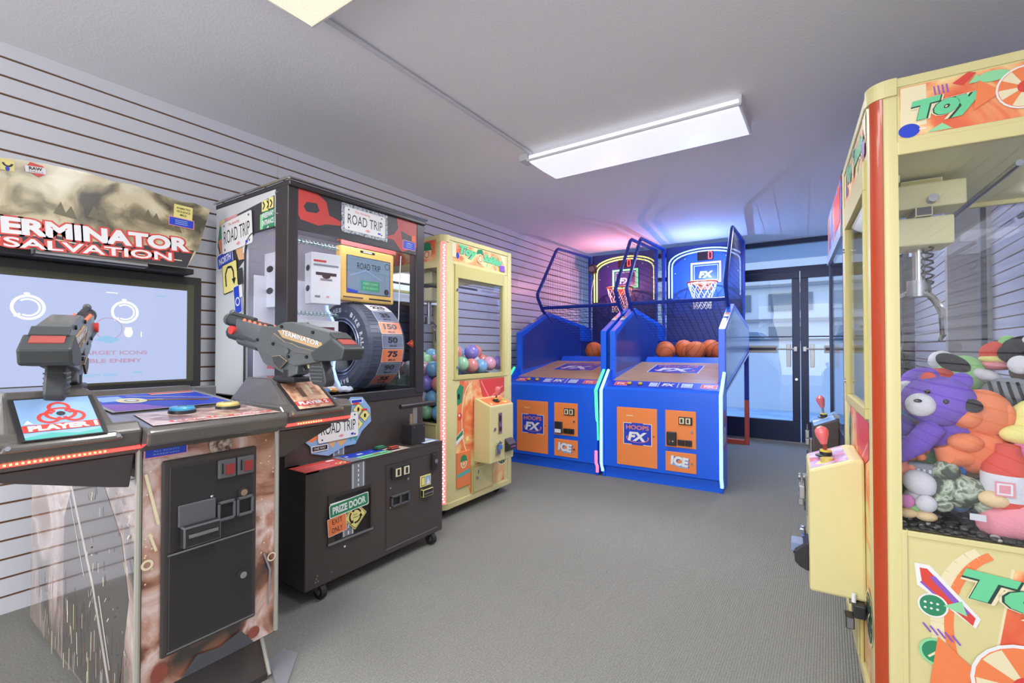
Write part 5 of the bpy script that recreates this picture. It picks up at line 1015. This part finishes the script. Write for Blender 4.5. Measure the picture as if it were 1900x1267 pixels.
# purple dog with hat behind, left
b = plush('purple and white plush puppy behind the bear, near the red corner strip', (.235, 1.86, .975), 0, name='plush_puppy')
h = pt('head', b, [((0, 0, 0), .046, (1.2, .9, .9)), ((-.045, -.035, -.018), .022, (1.2, .9, .9), (0, 'X'), WH)], PU); pt('nose', h, [((-.07, -.045, -.01), .006)], EYE); pt('eye', h, [((-.01, -.042, .005), .006)], EYE); pt('body', b, [((.02, .02, -.07), .05)], PU); pt('ear', h, [((.045, -.01, -.02), .022, (.7, .6, 1.4))], PU)
b = plush('sky blue plush scarf toy at the far left under the purple puppy', (.185, 1.80, .895), 0); pt('body', b, [((0, 0, 0), .05, (1, .8, .8)), ((.04, .02, .02), .035)], SKY); p = P(); p.tube([(-.05, -.04, .01), (0, -.045, .03), (.05, -.03, .04)], .008, RD, 8); p.tube([(-.05, -.04, .0), (0, -.045, .02), (.05, -.03, .03)], .008, YE, 8); p.out('stripe', b, True)
b = plush('purple plush ball at the far left edge of the pane', (.165, 1.76, .84), 0); pt('body', b, [((0, 0, 0), .042)], PU); pt('patch', b, [((.0, -.03, -.02), .02, (1, .5, 1))], SKY)
b = plush('orange plush fish beside the corner post, left of the bear\'s arm', (.178, 1.73, .775), 0, name='plush_fish'); pt('body', b, [((0, 0, .01), .034, (1.2, .6, .9))], OR_); pt('tail', b, [((.045, .0, .03), .016, (.6, .5, 1.6)), ((.03, -.02, .0), .012)], OR_); pt('fin', b, [((-.005, -.018, .03), .014, (1.5, .4, .8))], BKF)
b = plush('small coral plush blob at the left edge below the orange fish', (.165, 1.70, .735), 0); pt('body', b, [((0, 0, 0), .03, (1.2, .8, .9))], fab('coral', 'f09078')); pt('bump', b, [((.02, -.01, .012), .014)], fab('coral', 'f09078'))
# back row
b = plush('striped cap shaped plush in green, red and black behind the purple bear', (.315, 1.88, .985), 0, name='plush_hat'); pt('crown', b, [((0, 0, 0), .062, (.9, .8, 1.15), (25, 'Y')), ((-.045, -.03, .0), .035, (1.2, .8, .9), (0, 'X'), RD)], GRN); pt('band', b, [((-.012, -.02, .042), .05, (.95, .7, .5), (35, 'Y'))], BKF); pt('brim', b, [((.05, -.03, .012), .03, (1.2, .7, .6), (20, 'Y'))], WH)
b = plush('white plush face peeking out behind the striped cap', (.285, 1.93, 1.035), 0); h = pt('head', b, [((0, 0, 0), .032, (1, .8, 1))], WH); pt('eye', h, [((-.01, -.026, .004), .006, (1, .5, 1.4))], EYE); pt('eye', h, [((.012, -.026, .004), .006, (1, .5, 1.4))], EYE); pt('body', b, [((0, .02, -.06), .04)], WH)
b = plush('rainbow beanie plush with a lime pompom at the top of the pile', (.40, 1.90, 1.06), 0, name='plush_hat'); pt('crown', b, [((0, 0, 0), .038, (1, .8, .9))], RD); pt('band', b, [((0, -.004, -.016), .040, (1, .8, .35))], YE); pt('pompom', b, [((.02, -.005, .032), .019)], GRN); pt('band', b, [((0, -.006, -.034), .042, (1, .8, .35))], PK)
b = plush('black plush with white stars at the upper right of the pile', (.475, 1.87, 1.08), 0); pt('body', b, [((0, 0, 0), .055, (1.3, .8, .6)), ((-.06, -.02, -.02), .025)], BKF); pt('star', b, [((-.03, -.035, .018), .010, (1, .4, 1)), ((.01, -.04, .022), .011, (1, .4, 1)), ((.04, -.04, .0), .010, (1, .4, 1)), ((-.005, -.046, -.01), .009, (1, .4, 1))], WH)
b = plush('dark brown plush body under the starry black one', (.47, 1.84, 1.01), 0); pt('body', b, [((0, 0, 0), .05, (1.2, .8, .9))], fab('brown', '5a4638')); pt('belly', b, [((-.045, -.03, .02), .025, (1, .6, 1))], WH)
b = plush('grey and black striped plush tiger in the middle right of the pile', (.405, 1.80, .955), 0, name='plush_tiger'); pt('body', b, [((0, 0, 0), .05, (1.2, .8, .8))], GY)
p = P()
for k in range(6): p.tube([(-.05+k*.018, -.033, .03), (-.045+k*.018, -.043, .0), (-.035+k*.018, -.035, -.03)], .0035, BKF, 6)
p.out('stripe', b, True); pt('paw', b, [((.03, -.045, -.035), .014, (1.6, 1, .6))], WH)
b = plush('orange plush limb between the striped cap and the tiger', (.365, 1.83, .93), 0); pt('limb', b, [((0, -.01, 0), .035, (1.5, .8, .7), (-20, 'Y'))], OR_); pt('foot', b, [((-.05, -.015, .0), .02)], OR_)
b = plush('big pale yellow plush at the right edge of the pane', (.475, 1.74, .885), 0); pt('body', b, [((0, 0, 0), .085, (1.1, .7, .85)), ((.03, .0, .06), .045)], YE); pt('eye', b, [((.0, -.055, .05), .008, (1.4, .5, .8))], EYE); pt('arm', b, [((-.07, -.03, -.03), .032, (1.4, .8, .8))], YE)
# front row
b = plush('red and white bottle shaped plush with a blank label, in front of the orange dog', (.372, 1.685, .725), 0, name='plush_bottle'); p = P(); p.lathe([(0, -.05), (.045, -.05), (.05, -.04), (.05, -.03)], (0, 0, 0), RD, 22); p.lathe([(.050, -.03), (.052, .0), (.052, .03), (.050, .035)], (0, 0, 0), WH, 22); p.lathe([(.050, .035), (.049, .05), (.036, .07), (.024, .085), (.022, .105), (0, .11)], (0, 0, 0), RD, 22); p.out('bottle_body', b, True); p = P(); q = Art(p, (-.036, -.0525, -.015), X, Z, .001); q.rect(0, 0, .036, .036, PINK); q.rect(.004, .004, .032, .032, WHITE); q.rect(.008, .008, .028, .028, PINK); p.out('label_patch', b)
b = plush('pink plush pig lying on the dark pebbles at the lower right', (.40, 1.67, .655), 0, name='plush_pig'); pt('body', b, [((0, 0, 0), .062, (1.6, .8, .8), (-22, 'Y'))], PK); pt('foot', b, [((-.06, -.02, .042), .026, (1.2, .8, .8))], TAN); pt('foot', b, [((.03, -.02, .075), .028)], TAN); pt('ear', b, [((.03, -.045, -.042), .022, (1.8, .5, .6))], fab('hot_pink', 'e884b8'))
p = P(); p.box(-.11, -.08, -.042, -.039, -.012, .004, WH); p.out('tag', b)
b = plush('camouflage print plush turtle in front, between the white bunny and the bottle', (.275, 1.685, .70), 0, name='plush_turtle'); pt('body', b, [((0, 0, 0), .052, (1.2, .8, .85)), ((-.02, .0, .045), .03)], CO); pt('leg', b, [((.05, -.01, -.02), .024, (1, .8, 1.3))], CO); pt('leg', b, [((-.03, -.02, -.035), .022)], CO)
b = plush('white plush bunny with round paws lying at the lower left', (.20, 1.67, .69), 0, name='plush_bunny'); pt('head', b, [((0, 0, .02), .033, (1.2, .8, 1), (30, 'Y'))], WH); pt('body', b, [((.0, .02, -.03), .035)], WH); pt('paw', b, [((.01, -.02, -.028), .023, (1, .7, 1))], WH); pt('paw', b, [((-.03, -.02, -.028), .018, (1, .6, 1), (0, 'X'), fab('lilac_pink', 'd88cc0'))], WH); pt('foot', b, [((.01, -.015, -.062), .017, (1.4, 1, .8))], TAN); pt('foot', b, [((-.03, -.015, -.060), .017, (1.4, 1, .8))], TAN); pt('vest', b, [((-.015, .0, -.045), .022, (1.3, .8, .7))], GRN)
b = plush('flat grey game pad plush lying across the white bunny', (.215, 1.69, .745), 0); p = P(); p.box(-.04, .04, -.012, .012, -.02, .016, GY, .008); p.out('body', b); p = P()
for u in (-.02, -.008, .004, .016): p.box(u, u+.006, -.014, -.011, -.008, .002, WH, .001)
p.out('button', b)
b = plush('blue plush ring half hidden under the orange dog', (.27, 1.73, .745), 0); p = P(); p.tube([(.022*math.cos(a*.5236), -.01, .02*math.sin(a*.5236)) for a in range(12)], .010, fab('blue', '4a80d8'), 8, closed=True); p.out('ring', b, True)
b = plush('white robot plush with a teal screen at the right edge above the pig', (.445, 1.68, .765), 0, name='plush_robot'); p = P(); p.box(-.035, .035, -.02, .02, -.035, .04, WH, .01); p.out('body', b, True); p = P(); q = Art(p, (-.022, -.0205, -.018), X, Z, .001); q.rect(0, .0, .044, .028, TEAL); q.ell(.012, .042, .003, .004, BLACK, 8); q.ell(.032, .042, .003, .004, BLACK, 8); p.out('face', b); pt('arm', b, [((-.03, -.005, -.05), .025, (1.3, .8, .8))], WH)
b = plush('hot pink plush ribbon between the bottle and the robot', (.415, 1.70, .80), 0); pt('loop', b, [((0, 0, 0), .022, (1.5, .7, .8)), ((-.02, .0, .018), .016)], fab('hot_pink', 'e884b8'))
b = plush('red plush cushion behind the bottle', (.385, 1.74, .80), 0); pt('body', b, [((0, 0, 0), .038, (1.1, .8, .8))], RD)
# lower fill rows behind, glimpsed in gaps
rd = random.Random(3); fc = [('grey', GY), ('green', GRN), ('red', RD), ('sky blue', SKY), ('tan', TAN), ('purple', PU), ('white', WH), ('orange', OR_), ('black', BKF)]; ci = 0
for a in range(4):
    for c in range(3):
        n, m = fc[(a*3+c) % 9] if (a*3+c) < 9 else fc[(a+c*2) % 9]; zz = .655+c*.095
        b = plush('%s round plush behind the front toys, %s layer, %s from the corner post' % (n, ('bottom', 'middle', 'upper')[c], ('first', 'second', 'third', 'fourth')[a]), (.20+a*.10+.02*(c % 2), 1.83+.02*(a % 2), zz), rd.uniform(0, 90))
        pt('body', b, [((0, 0, 0), .052, (1.05, 1, .95))], m); pt('limb', b, [((.04, -.03, .02), .02, (1.2, 1, 1))], m); pt('limb', b, [((-.04, -.03, -.02), .02, (1.2, 1, 1))], m)
p = P(); rd = random.Random(11); PM = [M('pebble_charcoal', '3c3a37', .5), M('pebble_grey', '6a6762', .5), M('pebble_pale', 'b4b0a8', .4)]
for k in range(420):
    x, y = rd.uniform(.11, .60), rd.uniform(1.615, 1.80); s = rd.uniform(.004, .009); p.sph((x, y, .603+s*.4), s, PM[0 if k % 5 else (1 if k % 3 else 2)], (1.2, 1, .7), u=7, v=5)
p.out('pebbles', label='dark pebbles covering the floor of the plush claw machine', cat='pebbles', kind='stuff')
